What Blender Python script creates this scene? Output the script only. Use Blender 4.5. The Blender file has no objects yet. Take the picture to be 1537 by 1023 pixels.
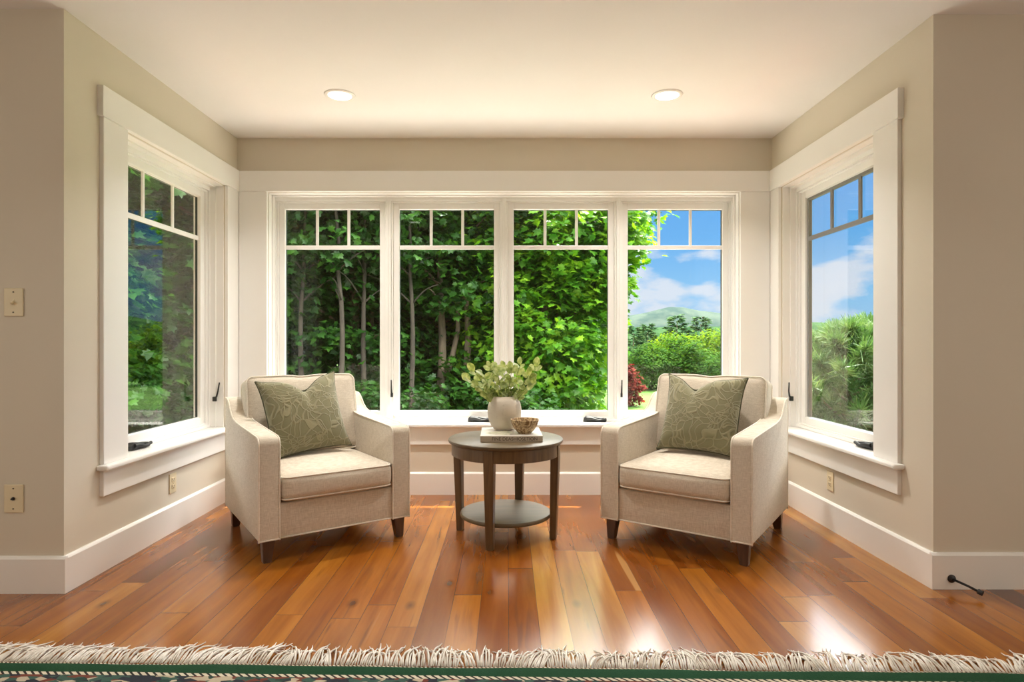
import bpy, bmesh, math, random
import numpy as np
from mathutils import Vector, Matrix
random.seed(7); rng = np.random.default_rng(7)
S = bpy.context.scene
COL = S.collection
R = math.radians

# ------------------------------------------------------------------ camera
F = 920.0                      # focal length in pixels of the 1537 px wide frame
CH = 1.18                      # lens height
cd = bpy.data.cameras.new('camera'); cam = bpy.data.objects.new('camera', cd); COL.objects.link(cam)
cd.sensor_width = 36; cd.lens = 36*F/1537; cd.shift_x = 6.5/1537; cd.shift_y = 0.0
cd.clip_end = 6000
cam.location = (0, 0, CH); cam.rotation_euler = (R(90), 0, 0)
S.camera = cam

# ------------------------------------------------------------------ look
S.view_settings.view_transform = 'Standard'; S.view_settings.look = 'None'
S.view_settings.gamma = 1; S.view_settings.use_curve_mapping = False
S.view_settings.exposure = 0.28
try:
    S.cycles.max_bounces = 10; S.cycles.diffuse_bounces = 6; S.cycles.transparent_max_bounces = 24
    S.cycles.glossy_bounces = 4; S.cycles.sample_clamp_indirect = 6; S.cycles.caustics_reflective = False
except Exception: pass

# ------------------------------------------------------------------ node helpers
class NT:
    def __init__(s, tree): s.t = tree; s.n = tree.nodes; s.l = tree.links
    def new(s, typ, ins=None, **kw):
        n = s.n.new(typ)
        for k, v in kw.items(): setattr(n, k, v)
        for k, v in (ins or {}).items():
            sk = n.inputs[k]
            if isinstance(v, bpy.types.NodeSocket): s.l.new(v, sk)
            else: sk.default_value = v
        return n
    def math(s, op, a, b=0.0, c=0.0, clamp=False):
        n = s.n.new('ShaderNodeMath'); n.operation = op; n.use_clamp = clamp
        for i, v in enumerate((a, b, c)):
            if isinstance(v, bpy.types.NodeSocket): s.l.new(v, n.inputs[i])
            else: n.inputs[i].default_value = v
        return n.outputs[0]
    def ramp(s, fac, stops, interp='LINEAR'):
        n = s.n.new('ShaderNodeValToRGB'); n.color_ramp.interpolation = interp
        e = n.color_ramp.elements
        while len(e) < len(stops): e.new(0.5)
        for el, (p, c) in zip(e, stops):
            el.position = p; el.color = (c[0], c[1], c[2], 1) if not isinstance(c, (int, float)) else (c, c, c, 1)
        s.l.new(fac, n.inputs[0]); return n.outputs[0]
    def mix(s, fac, a, b, mode='MIX'):
        n = s.n.new('ShaderNodeMix'); n.data_type = 'RGBA'; n.blend_type = mode
        for i, v in ((0, fac), (6, a), (7, b)):
            if isinstance(v, bpy.types.NodeSocket): s.l.new(v, n.inputs[i])
            elif i == 0: n.inputs[0].default_value = v
            else: n.inputs[i].default_value = (v[0], v[1], v[2], 1)
        return n.outputs[2]
def c4(c): return (c[0], c[1], c[2], 1)
def lin(r, g, b):
    f = lambda v: ((v/255+0.055)/1.055)**2.4 if v > 10 else v/255/12.92
    return (f(r), f(g), f(b))
def mat(name):
    m = bpy.data.materials.new(name); m.use_nodes = True; m.node_tree.nodes.clear()
    t = NT(m.node_tree); out = t.new('ShaderNodeOutputMaterial')
    return m, t, out

# ------------------------------------------------------------------ sky
W = bpy.data.worlds.new('sky'); S.world = W; W.use_nodes = True; W.node_tree.nodes.clear()
t = NT(W.node_tree)
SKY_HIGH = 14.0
tc = t.new('ShaderNodeTexCoord')
sep = t.new('ShaderNodeSeparateXYZ', {0: tc.outputs['Generated']})
z = sep.outputs[2]
grad = t.ramp(z, [(0.0, lin(176, 212, 244)), (0.07, lin(152, 206, 250)), (0.16, lin(112, 182, 246)), (0.30, lin(96, 164, 240)), (0.9, lin(120, 165, 230))])
mp = t.new('ShaderNodeMapping', {'Vector': tc.outputs['Generated'], 'Scale': (1, 1, 2.4), 'Location': (0.37, 0.12, 0.05)})
nz = t.new('ShaderNodeTexNoise', {'Vector': mp.outputs[0], 'Scale': 7.5, 'Detail': 7.0, 'Roughness': 0.52})
lowc = t.ramp(z, [(0.0, 0.10), (0.05, 0.12), (0.13, 0.03), (0.22, -0.0)])
nsum = t.math('ADD', nz.outputs[0], lowc)
cl = t.ramp(nsum, [(0.56, 0.0), (0.66, 0.85), (0.8, 0.95)])
sky = t.mix(cl, grad, lin(232, 236, 248))
# the high sky, out of view, is made far brighter to light the room
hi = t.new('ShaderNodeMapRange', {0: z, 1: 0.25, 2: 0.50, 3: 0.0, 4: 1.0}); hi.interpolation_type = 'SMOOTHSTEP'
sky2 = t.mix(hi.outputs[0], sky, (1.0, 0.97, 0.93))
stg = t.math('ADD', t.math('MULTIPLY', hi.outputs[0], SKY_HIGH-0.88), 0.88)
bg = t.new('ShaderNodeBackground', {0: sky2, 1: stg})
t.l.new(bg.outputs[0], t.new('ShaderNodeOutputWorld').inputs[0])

# ------------------------------------------------------------------ sun
SUN = Vector((0.34, 0.66, 1.30)).normalized()      # towards the sun
sl = bpy.data.lights.new('sun', 'SUN'); so = bpy.data.objects.new('sun', sl); COL.objects.link(so)
sl.energy = 20.0; sl.angle = R(0.8); sl.color = (1.0, 0.95, 0.86)
so.rotation_euler = SUN.to_track_quat('Z', 'Y').to_euler()

def area(name, loc, rot, sx, sy, power, color, shape='RECTANGLE', spread=180):
    l = bpy.data.lights.new(name, 'AREA'); o = bpy.data.objects.new(name, l); COL.objects.link(o)
    l.shape = shape; l.size = sx; l.size_y = sy; l.energy = power; l.color = color; l.spread = R(spread)
    o.location = loc; o.rotation_euler = rot
    return o
# unseen fill lamps added at both room sides to brighten the bay
for sx in (-1, 1):
    area('side_fill', (sx*4.5, 0.2, 1.25), (0, R(90)*sx, 0), 2.3, 3.6, 36, (1.0, 0.93, 0.78))
# ceiling lamps of the room behind the lens


# ------------------------------------------------------------------ object helpers
def tag(o, label=None, cat=None, group=None, kind=None):
    if label: o['label'] = label
    if cat: o['category'] = cat
    if group: o['group'] = group
    if kind: o['kind'] = kind
    return o
def empty(name, loc=(0, 0, 0), rz=0.0, parent=None):
    o = bpy.data.objects.new(name, None); COL.objects.link(o); o.empty_display_size = 0.1
    o.location = loc; o.rotation_euler = (0, 0, rz)
    if parent: o.parent = parent
    return o
class MB:
    """collects shapes, links them as one mesh object"""
    def __init__(s): s.v = []; s.f = []; s.n = 0
    def add(s, v, f, M=None):
        v = np.asarray(v, float).reshape(-1, 3)
        if M is not None:
            A = np.array(M); v = v @ A[:3, :3].T + A[:3, 3]
        s.v.append(v); s.f += [tuple(int(i)+s.n for i in q) for q in f]; s.n += len(v)
        return s
    def box(s, x0, x1, y0, y1, z0, z1, bev=0.0, M=None, seg=2):
        x0, x1 = min(x0, x1), max(x0, x1); y0, y1 = min(y0, y1), max(y0, y1); z0, z1 = min(z0, z1), max(z0, z1)
        if bev <= 0:
            v = [(x, y, zz) for x in (x0, x1) for y in (y0, y1) for zz in (z0, z1)]
            f = [(0, 1, 3, 2), (4, 6, 7, 5), (0, 4, 5, 1), (2, 3, 7, 6), (0, 2, 6, 4), (1, 5, 7, 3)]
            return s.add(v, f, M)
        bm = bmesh.new(); bmesh.ops.create_cube(bm, size=1)
        for q in bm.verts: q.co = Vector(((x0+x1)/2+q.co.x*(x1-x0), (y0+y1)/2+q.co.y*(y1-y0), (z0+z1)/2+q.co.z*(z1-z0)))
        bmesh.ops.bevel(bm, geom=bm.edges[:], offset=bev, segments=seg, profile=0.5, affect='EDGES')
        return s.bm(bm, M)
    def bm(s, bm, M=None):
        bm.verts.ensure_lookup_table(); bm.verts.index_update()
        v = [tuple(q.co) for q in bm.verts]; f = [tuple(q.index for q in fc.verts) for fc in bm.faces]
        bm.free(); return s.add(v, f, M)
    def lathe(s, prof, n=48, M=None, cap=True):
        v = []; f = []; m = len(prof)
        for i in range(n):
            a = 2*math.pi*i/n
            for r, zz in prof: v.append((r*math.cos(a), r*math.sin(a), zz))
        for i in range(n):
            j = (i+1) % n
            for k in range(m-1): f.append((i*m+k, j*m+k, j*m+k+1, i*m+k+1))
        if cap:
            if prof[0][0] > 1e-5: f.append(tuple(i*m for i in reversed(range(n))))
            if prof[-1][0] > 1e-5: f.append(tuple(i*m+m-1 for i in range(n)))
        return s.add(v, f, M)
    def tube(s, pts, rad, n=8, closed=False, M=None):
        P = [Vector(p) for p in pts]; N = len(P)
        rs = rad if hasattr(rad, '__len__') else [rad]*N
        v = []; f = []; up = None
        for i in range(N):
            if closed: tg = P[(i+1) % N]-P[i-1]
            else: tg = P[min(i+1, N-1)]-P[max(i-1, 0)]
            if tg.length < 1e-9: tg = Vector((0, 0, 1))
            tg.normalize()
            if up is None: up = tg.orthogonal().normalized()
            up = (up-tg*up.dot(tg))
            if up.length < 1e-6: up = tg.orthogonal()
            up.normalize(); sd = tg.cross(up)
            for k in range(n):
                a = 2*math.pi*k/n
                v.append(tuple(P[i]+up*math.cos(a)*rs[i]+sd*math.sin(a)*rs[i]))
        for i in range(N if closed else N-1):
            j = (i+1) % N
            for k in range(n):
                l = (k+1) % n
                f.append((i*n+k, i*n+l, j*n+l, j*n+k))
        if not closed:
            f.append(tuple(reversed(range(n)))); f.append(tuple((N-1)*n+k for k in range(n)))
        return s.add(v, f, M)
    def prism(s, poly, x0, x1, axis='x', bev=0.0, M=None, seg=3):
        """poly in the (y,z) plane extruded along x"""
        bm = bmesh.new()
        a = [bm.verts.new((x0, p[0], p[1])) for p in poly]; b = [bm.verts.new((x1, p[0], p[1])) for p in poly]
        n = len(poly)
        f0 = bm.faces.new(a); f1 = bm.faces.new(list(reversed(b)))
        for i in range(n): bm.faces.new((a[i], b[i], b[(i+1) % n], a[(i+1) % n]))
        bmesh.ops.recalc_face_normals(bm, faces=bm.faces)
        if bev > 0:
            ed = list(f0.edges)+list(f1.edges)
            bmesh.ops.bevel(bm, geom=ed, offset=bev, segments=seg, profile=0.5, affect='EDGES')
        return s.bm(bm, M)
    def rbox(s, sx, sy, sz, r, bulge=(0, 0, 0), n=14, M=None):
        """rounded, bulging cushion block centred on the origin"""
        bm = bmesh.new(); bmesh.ops.create_cube(bm, size=2)
        bmesh.ops.subdivide_edges(bm, edges=bm.edges[:], cuts=n, use_grid_fill=True)
        h = Vector((sx/2, sy/2, sz/2)); rr = min(r, sx/2, sy/2, sz/2)
        for q in bm.verts:
            c = q.co.copy()
            # denser near the rims
            w = Vector([math.copysign(abs(x)**0.72, x) for x in c])
            p = Vector((w.x*h.x, w.y*h.y, w.z*h.z))
            inn = Vector([max(-h[i]+rr, min(h[i]-rr, p[i])) for i in range(3)])
            d = p-inn
            if d.length > 1e-7: p = inn+d.normalized()*rr
            u = Vector((p.x/h.x, p.y/h.y, p.z/h.z))
            b = [bulge[0]*(1-u.y**2)*(1-u.z**2)*u.x, bulge[1]*(1-u.x**2)*(1-u.z**2)*u.y, bulge[2]*(1-u.x**2)*(1-u.y**2)*u.z]
            q.co = p+Vector(b)
        return s.bm(bm, M)
    def build(s, name, m, parent=None, smooth=False, angle=None, loc=None, rot=None):
        me = bpy.data.meshes.new(name)
        V = np.concatenate(s.v) if s.v else np.zeros((0, 3))
        me.from_pydata(V.tolist(), [], s.f); me.update()
        if m is not None:
            for q in (m if isinstance(m, (list, tuple)) else [m]): me.materials.append(q)
        if smooth or angle:
            me.polygons.foreach_set('use_smooth', [True]*len(me.polygons))
            if angle:
                try: me.set_sharp_from_angle(angle=R(angle))
                except Exception: pass
        o = bpy.data.objects.new(name, me); COL.objects.link(o)
        if parent: o.parent = parent
        if loc is not None: o.location = loc
        if rot is not None: o.rotation_euler = rot
        return o
def kids(o): return [c for c in bpy.data.objects if c.parent == o]
def copy_tree(o, parent=None):
    c = o.copy(); COL.objects.link(c); c.parent = parent
    for ch in kids(o): copy_tree(ch, c)
    return c
def T(*a): return Matrix.Translation(Vector(a))
def RX(a): return Matrix.Rotation(R(a), 4, 'X')
def RY(a): return Matrix.Rotation(R(a), 4, 'Y')
def RZ(a): return Matrix.Rotation(R(a), 4, 'Z')

# ------------------------------------------------------------------ materials
def paint(name, col, rough=0.6, bump=0.02, scale=250, var=0.02):
    m, t, out = mat(name)
    tc = t.new('ShaderNodeTexCoord')
    n = t.new('ShaderNodeTexNoise', {'Vector': tc.outputs['Object'], 'Scale': scale, 'Detail': 3.0})
    n2 = t.new('ShaderNodeTexNoise', {'Vector': tc.outputs['Object'], 'Scale': 3.0, 'Detail': 2.0})
    c = t.mix(n2.outputs[0], [x*(1-var) for x in col], [min(1, x*(1+var)) for x in col])
    p = t.new('ShaderNodeBsdfPrincipled', {'Base Color': c, 'Roughness': rough})
    if bump >= 0.1:
        b = t.new('ShaderNodeBump', {'Height': n.outputs[0], 'Strength': bump, 'Distance': 0.002}); t.l.new(b.outputs[0], p.inputs['Normal'])
    t.l.new(p.outputs[0], out.inputs[0]); return m
M_WALL = paint('greige wall paint', (0.665, 0.605, 0.505), 0.75, 0.0)
M_CEIL = paint('warm white ceiling paint', (0.84, 0.815, 0.80), 0.8, 0.05)
M_TRIM = paint('off white trim enamel', (0.84, 0.825, 0.80), 0.35, 0.02)
M_SASH = paint('white window sash enamel', (0.86, 0.85, 0.825), 0.3, 0.02)
M_GREYSASH = paint('grey glazing bar', (0.20, 0.20, 0.195), 0.4, 0.02)
M_SPACER = paint('dark pane gasket', (0.03, 0.04, 0.035), 0.5, 0.0)
M_BLACK = paint('black bronze hardware', (0.014, 0.014, 0.014), 0.55, 0.0)
M_CREAM = paint('cream plastic', (0.72, 0.62, 0.42), 0.4, 0.0)
M_SLOT = paint('dark slot', (0.03, 0.025, 0.02), 0.5, 0.0)
M_LAMPRING = paint('white lamp ring', (0.85, 0.83, 0.80), 0.4, 0.0)
M_PAGES = paint('book pages', (0.80, 0.76, 0.66), 0.8, 0.1, 900)
M_INK = paint('grey brown ink', (0.07, 0.05, 0.035), 0.6, 0.0)

m, t, out = mat('lamp lens'); e = t.new('ShaderNodeEmission', {0: (1, 0.96, 0.9, 1), 1: 4.0}); t.l.new(e.outputs[0], out.inputs[0]); M_LENS = m

m, t, out = mat('window glass')
ge = t.new('ShaderNodeNewGeometry')
dt = t.new('ShaderNodeVectorMath', {0: ge.outputs['Incoming'], 1: ge.outputs['True Normal']}, operation='DOT_PRODUCT')
cs = t.math('ABSOLUTE', dt.outputs['Value'])
fac = t.math('ADD', t.math('MULTIPLY', t.math('POWER', t.math('SUBTRACT', 1.0, cs), 4.0), 0.75), 0.02, clamp=True)
tr = t.new('ShaderNodeBsdfTransparent', {0: (0.965, 0.98, 0.97, 1)})
gl = t.new('ShaderNodeBsdfGlossy', {0: (1, 1, 1, 1), 'Roughness': 0.0})
mx = t.new('ShaderNodeMixShader', {0: fac, 1: tr.outputs[0], 2: gl.outputs[0]}); t.l.new(mx.outputs[0], out.inputs[0]); M_GLASS = m

# floor boards
def floor_mat():
    m, t, out = mat('honey cherry floor boards')
    tc = t.new('ShaderNodeTexCoord'); sp = t.new('ShaderNodeSeparateXYZ', {0: tc.outputs['Object']})
    x, y = sp.outputs[0], sp.outputs[1]
    u = t.math('DIVIDE', t.math('ADD', x, 20.03), 0.126); row = t.math('FLOOR', u); fu = t.math('FRACT', u)
    wn = t.new('ShaderNodeTexWhiteNoise', {'W': row}, noise_dimensions='1D')
    v = t.math('DIVIDE', t.math('ADD', y, t.math('MULTIPLY', wn.outputs[0], 9.0)), 1.45)
    v = t.math('ADD', v, 30.0)
    # uneven board lengths
    v = t.math('ADD', v, t.math('MULTIPLY', t.math('SINE', t.math('MULTIPLY', v, 2.4)), 0.22))
    colm = t.math('FLOOR', v); fv = t.math('FRACT', v)
    cmb = t.new('ShaderNodeCombineXYZ', {0: row, 1: colm})
    idn = t.new('ShaderNodeTexWhiteNoise', {'Vector': cmb.outputs[0]}, noise_dimensions='3D')
    ids = t.new('ShaderNodeSeparateColor', {0: idn.outputs[1]})
    r1, r2, r3 = ids.outputs[0], ids.outputs[1], ids.outputs[2]
    base = t.ramp(r1, [(0.0, (0.14, 0.038, 0.006)), (0.12, (0.25, 0.075, 0.009)), (0.6, (0.35, 0.118, 0.012)), (0.88, (0.41, 0.155, 0.018)), (1.0, (0.48, 0.225, 0.042))])
    off = t.new('ShaderNodeCombineXYZ', {0: t.math('MULTIPLY', r2, 37.0), 1: t.math('MULTIPLY', r3, 53.0), 2: t.math('MULTIPLY', r1, 11.0)})
    pv = t.new('ShaderNodeVectorMath', {0: tc.outputs['Object'], 1: off.outputs[0]}, operation='ADD')
    gm = t.new('ShaderNodeMapping', {'Vector': pv.outputs[0], 'Scale': (13, 1.1, 1)})
    g1 = t.new('ShaderNodeTexNoise', {'Vector': gm.outputs[0], 'Scale': 1.0, 'Detail': 5.0, 'Roughness': 0.55, 'Distortion': 0.35})
    gm2 = t.new('ShaderNodeMapping', {'Vector': pv.outputs[0], 'Scale': (120, 4, 1)})
    g2 = t.new('ShaderNodeTexNoise', {'Vector': gm2.outputs[0], 'Scale': 1.0, 'Detail': 3.0})
    dark = t.mix(1.0, base, (0.66, 0.54, 0.44), 'MULTIPLY')
    lite = t.mix(1.0, base, (1.18, 1.24, 1.3), 'MULTIPLY')
    gfac = t.ramp(g1.outputs[0], [(0.32, 0.0), (0.62, 1.0)])
    c = t.mix(gfac, dark, base)
    lf = t.ramp(g1.outputs[0], [(0.58, 0.0), (0.74, 0.75)])
    c = t.mix(lf, c, lite)
    c = t.mix(t.math('MULTIPLY', g2.outputs[0], 0.35), c, dark)
    st_ = t.new('ShaderNodeTexNoise', {'Vector': t.new('ShaderNodeMapping', {'Vector': pv.outputs[0], 'Scale': (22, 1.7, 1)}).outputs[0], 'Scale': 1.0, 'Detail': 4.0, 'Distortion': 0.5})
    c = t.mix(t.ramp(st_.outputs[0], [(0.62, 0.0), (0.72, 0.6)]), c, (0.13, 0.045, 0.012))
    # sapwood streaks along a few boards' edges
    sap = t.new('ShaderNodeTexNoise', {'Vector': t.new('ShaderNodeMapping', {'Vector': pv.outputs[0], 'Scale': (7, 0.7, 1)}).outputs[0], 'Scale': 1.0, 'Detail': 2.0, 'Distortion': 0.6})
    c = t.mix(t.ramp(sap.outputs[0], [(0.69, 0.0), (0.74, 0.5)]), c, (0.62, 0.36, 0.13))
    # knots
    kn = t.new('ShaderNodeTexVoronoi', {'Vector': t.new('ShaderNodeMapping', {'Vector': pv.outputs[0], 'Scale': (4.2, 2.1, 1)}).outputs[0], 'Scale': 1.0})
    kf = t.ramp(kn.outputs['Distance'], [(0.02, 0.95), (0.06, 0.4), (0.13, 0.0)])
    c = t.mix(kf, c, (0.035, 0.012, 0.005))
    # seams
    e1 = t.math('MINIMUM', fu, t.math('SUBTRACT', 1.0, fu)); e2 = t.math('MINIMUM', fv, t.math('SUBTRACT', 1.0, fv))
    s1 = t.math('LESS_THAN', e1, 0.009); s2 = t.math('LESS_THAN', e2, 0.0013)
    sm = t.math('MAXIMUM', s1, s2)
    c = t.mix(t.math('MULTIPLY', sm, 0.65), c, (0.04, 0.015, 0.006))
    hgt = t.math('SUBTRACT', t.math('MULTIPLY', g1.outputs[0], 0.25), sm)
    b = t.new('ShaderNodeBump', {'Height': t.math('MULTIPLY', sm, -1.0), 'Strength': 0.05, 'Distance': 0.002})
    rg = t.new('ShaderNodeMapRange', {0: g1.outputs[0], 3: 0.17, 4: 0.27})
    p = t.new('ShaderNodeBsdfPrincipled', {'Base Color': c, 'Roughness': rg.outputs[0], 'Normal': b.outputs[0], 'Specular IOR Level': 0.42, 'Coat Weight': 0.32, 'Coat Roughness': 0.14})
    t.l.new(p.outputs[0], out.inputs[0]); return m
M_FLOOR = floor_mat()

def fabric(name, c1, c2, scale=900, bump=0.5):
    m, t, out = mat(name)
    tc = t.new('ShaderNodeTexCoord')
    mp1 = t.new('ShaderNodeMapping', {'Vector': tc.outputs['Object'], 'Scale': (scale*0.5, scale*0.5, scale*0.04)})
    mp2 = t.new('ShaderNodeMapping', {'Vector': tc.outputs['Object'], 'Scale': (scale*0.035, scale*0.035, scale*0.5)})
    a = t.new('ShaderNodeTexNoise', {'Vector': mp1.outputs[0], 'Scale': 1.0, 'Detail': 2.0})
    b_ = t.new('ShaderNodeTexNoise', {'Vector': mp2.outputs[0], 'Scale': 1.0, 'Detail': 2.0})
    w = t.math('MULTIPLY', t.math('ADD', a.outputs[0], b_.outputs[0]), 0.5)
    fac = t.ramp(w, [(0.38, 0.0), (0.62, 1.0)])
    c = t.mix(fac, c1, c2)
    big = t.new('ShaderNodeTexNoise', {'Vector': tc.outputs['Object'], 'Scale': 5.0, 'Detail': 3.0})
    hh = t.math('ADD', t.math('MULTIPLY', w, 0.12), t.math('MULTIPLY', big.outputs[0], 1.0))
    b = t.new('ShaderNodeBump', {'Height': hh, 'Strength': bump, 'Distance': 0.006})
    p = t.new('ShaderNodeBsdfPrincipled', {'Base Color': c, 'Roughness': 0.9, 'Normal': b.outputs[0], 'Specular IOR Level': 0.2, 'Sheen Weight': 0.15})
    t.l.new(p.outputs[0], out.inputs[0]); return m
M_LINEN = fabric('oatmeal linen upholstery', (0.51, 0.44, 0.348), (0.68, 0.61, 0.51))
M_PIPE = fabric('linen piping', (0.68, 0.61, 0.51), (0.80, 0.74, 0.64))

def pillow_mat(name, seed):
    m, t, out = mat(name)
    tc = t.new('ShaderNodeTexCoord')
    off = t.new('ShaderNodeVectorMath', {0: tc.outputs['Object'], 1: (seed, seed*0.7, 0)}, operation='ADD')
    dn = t.new('ShaderNodeTexNoise', {'Vector': off.outputs[0], 'Scale': 6.0, 'Detail': 1.0})
    dv = t.new('ShaderNodeVectorMath', {0: dn.outputs[1], 1: (0.22, 0.10, 0.22)}, operation='MULTIPLY')
    pv = t.new('ShaderNodeVectorMath', {0: off.outputs[0], 1: dv.outputs[0]}, operation='ADD')
    flat = t.new('ShaderNodeVectorMath', {0: pv.outputs[0], 1: (1, 0, 1)}, operation='MULTIPLY')
    vo = t.new('ShaderNodeTexVoronoi', {'Vector': flat.outputs[0], 'Scale': 21.0, 'Randomness': 0.9}, feature='DISTANCE_TO_EDGE')
    l1 = t.ramp(vo.outputs['Distance'], [(0.03, 1.0), (0.07, 0.0)])
    v2 = t.new('ShaderNodeTexVoronoi', {'Vector': flat.outputs[0], 'Scale': 12.0, 'Randomness': 0.9})
    rings = t.math('ABSOLUTE', t.math('SUBTRACT', v2.outputs['Distance'], 0.30))
    l2 = t.ramp(rings, [(0.02, 0.9), (0.045, 0.0)])
    ln = t.math('MAXIMUM', l1, l2)
    fine = t.new('ShaderNodeTexNoise', {'Vector': tc.outputs['Object'], 'Scale': 350.0, 'Detail': 2.0})
    med = t.new('ShaderNodeTexNoise', {'Vector': tc.outputs['Object'], 'Scale': 9.0, 'Detail': 3.0})
    lo = t.mix(med.outputs[0], (0.17, 0.153, 0.082), (0.25, 0.23, 0.132))
    lo = t.mix(t.math('MULTIPLY', fine.outputs[0], 0.5), lo, (0.13, 0.125, 0.06))
    c = t.mix(t.math('MULTIPLY', ln, 0.42), lo, (0.38, 0.35, 0.22))
    h = t.math('ADD', t.math('MULTIPLY', ln, 1.0), t.math('MULTIPLY', fine.outputs[0], 0.3))
    b = t.new('ShaderNodeBump', {'Height': h, 'Strength': 0.9, 'Distance': 0.004})
    p = t.new('ShaderNodeBsdfPrincipled', {'Base Color': c, 'Roughness': 0.85, 'Normal': b.outputs[0], 'Specular IOR Level': 0.2, 'Sheen Weight': 0.3})
    t.l.new(p.outputs[0], out.inputs[0]); return m
M_PIL1 = pillow_mat('sage floral pillow cloth', 0.0); M_PIL2 = pillow_mat('sage vine pillow cloth', 3.7)
M_PILPIPE = paint('dark sage piping', (0.085, 0.085, 0.045), 0.8, 0.1)

def wood(name, c1, c2, scale=(40, 40, 3), rough=0.35):
    m, t, out = mat(name)
    tc = t.new('ShaderNodeTexCoord')
    mp_ = t.new('ShaderNodeMapping', {'Vector': tc.outputs['Object'], 'Scale': scale})
    n = t.new('ShaderNodeTexNoise', {'Vector': mp_.outputs[0], 'Scale': 1.0, 'Detail': 5.0, 'Distortion': 1.0})
    c = t.mix(t.ramp(n.outputs[0], [(0.3, 0.0), (0.7, 1.0)]), c1, c2)
    b = t.new('ShaderNodeBump', {'Height': n.outputs[0], 'Strength': 0.1, 'Distance': 0.002})
    p = t.new('ShaderNodeBsdfPrincipled', {'Base Color': c, 'Roughness': rough, 'Normal': b.outputs[0]})
    t.l.new(p.outputs[0], out.inputs[0]); return m
M_TABLE = wood('walnut brown table wood', (0.085, 0.047, 0.019), (0.155, 0.090, 0.038))
M_TOP = wood('walnut brown table top', (0.080, 0.055, 0.027), (0.135, 0.093, 0.045), (3, 30, 3), 0.42)
M_LEG = wood('dark chair leg wood', (0.055, 0.026, 0.014), (0.12, 0.055, 0.028))

# ------------------------------------------------------------------ the room
XL, XR = -2.085, 2.035      # side walls of the bay
YB = 4.72                   # back wall of the bay
YNL, YNR = 2.88, 2.93       # walls facing the lens left and right of the bay
H = 2.74
XO, YR = 4.6, -3.6          # outer walls of the larger room
TH = 0.20
ZS, ZH = 0.548, 2.325       # window opening: stool top, head
def struct(o): o['kind'] = 'structure'; return o

mb = MB(); mb.box(-XO, XO, YR, YB+0.3, -0.05, 0.0); fl = struct(mb.build('floor', M_FLOOR))
mb = MB(); mb.box(-XO-0.2, XO+0.2, YR-0.2, YB+TH, H, H+0.15); struct(mb.build('ceiling', M_CEIL))
OB = (-1.846, 1.785)
mb = MB()
mb.box(XL-TH, OB[0], YB, YB+TH, 0, H).box(OB[1], XR+TH, YB, YB+TH, 0, H)
mb.box(OB[0], OB[1], YB, YB+TH, 0, ZS-0.02).box(OB[0], OB[1], YB, YB+TH, ZH, H)
struct(mb.build('wall_back', M_WALL))
OL = (3.333, 4.52); ORR = (3.377, 4.56)
for nm, X, sg, O, yn in (('wall_left', XL, -1, OL, YNL), ('wall_right', XR, 1, ORR, YNR)):
    mb = MB()
    xa, xb = X, X+sg*TH
    mb.box(xa, xb, yn, O[0], 0, H).box(xa, xb, O[1], YB, 0, H)
    mb.box(xa, xb, O[0], O[1], 0, ZS-0.02).box(xa, xb, O[0], O[1], ZH, H)
    struct(mb.build(nm, M_WALL))
mb = MB(); mb.box(-XO, XL-TH, YNL, YNL+TH, 0, H); struct(mb.build('wall_front_left', M_WALL))
mb = MB(); mb.box(XR+TH, XO, YNR, YNR+TH, 0, H); struct(mb.build('wall_front_right', M_WALL))
mb = MB(); mb.box(-XO-TH, -XO, YR, YNL+TH, 0, H); struct(mb.build('wall_outer_left', M_WALL))
mb = MB(); mb.box(XO, XO+TH, YR, YNR+TH, 0, H); struct(mb.build('wall_outer_right', M_WALL))
mb = MB(); mb.box(-XO, XO, YR-TH, YR, 0, H); struct(mb.build('wall_rear', M_WALL))
# unseen eaves added to cut the sun down to slivers on the floor
mb = MB()
mb.box(XL-TH-0.75, XR+TH+0.75, YB+TH, YB+TH+0.745, 2.60, 2.80).box(XL-TH-0.75, XL-TH, YNL+TH+0.02, YB+TH, 2.60, 2.80).box(XR+TH, XR+TH+0.75, YNR+TH+0.02, YB+TH, 2.60, 2.80)
struct(mb.build('sun_cut_eaves', M_TRIM))

# baseboards
def fix2(o):
    bm = bmesh.new(); bm.from_mesh(o.data); bmesh.ops.recalc_face_normals(bm, faces=bm.faces); bm.to_mesh(o.data); bm.free(); return o
BH, BT = 0.172, 0.018
def bb_prof(): return [(0, 0), (BT, 0), (BT, BH-0.012), (BT-0.006, BH-0.004), (BT-0.010, BH), (0, BH)]
def board_x(name, x0, x1, y, M=M_TRIM):      # on a wall facing -Y
    p = [(y-a, b) for a, b in bb_prof()]
    mb = MB(); mb.prism(p, x0, x1); o = mb.build(name, M); struct(o)
board_x('baseboard_back', XL+BT, XR-BT, YB)
board_x('baseboard_front_left', -XO, XL+BT, YNL)
board_x('baseboard_front_right', XR-BT, XO, YNR)
for nm, X, sg, yn in (('baseboard_left', XL, 1, YNL), ('baseboard_right', XR, -1, YNR)):
    M_ = Matrix(((0, sg, 0, X), (1, 0, 0, 0), (0, 0, 1, 0), (0, 0, 0, 1)))
    mb = MB(); mb.prism(bb_prof(), yn, YB, M=M_); struct(fix2(mb.build(nm, M_TRIM)))

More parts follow.
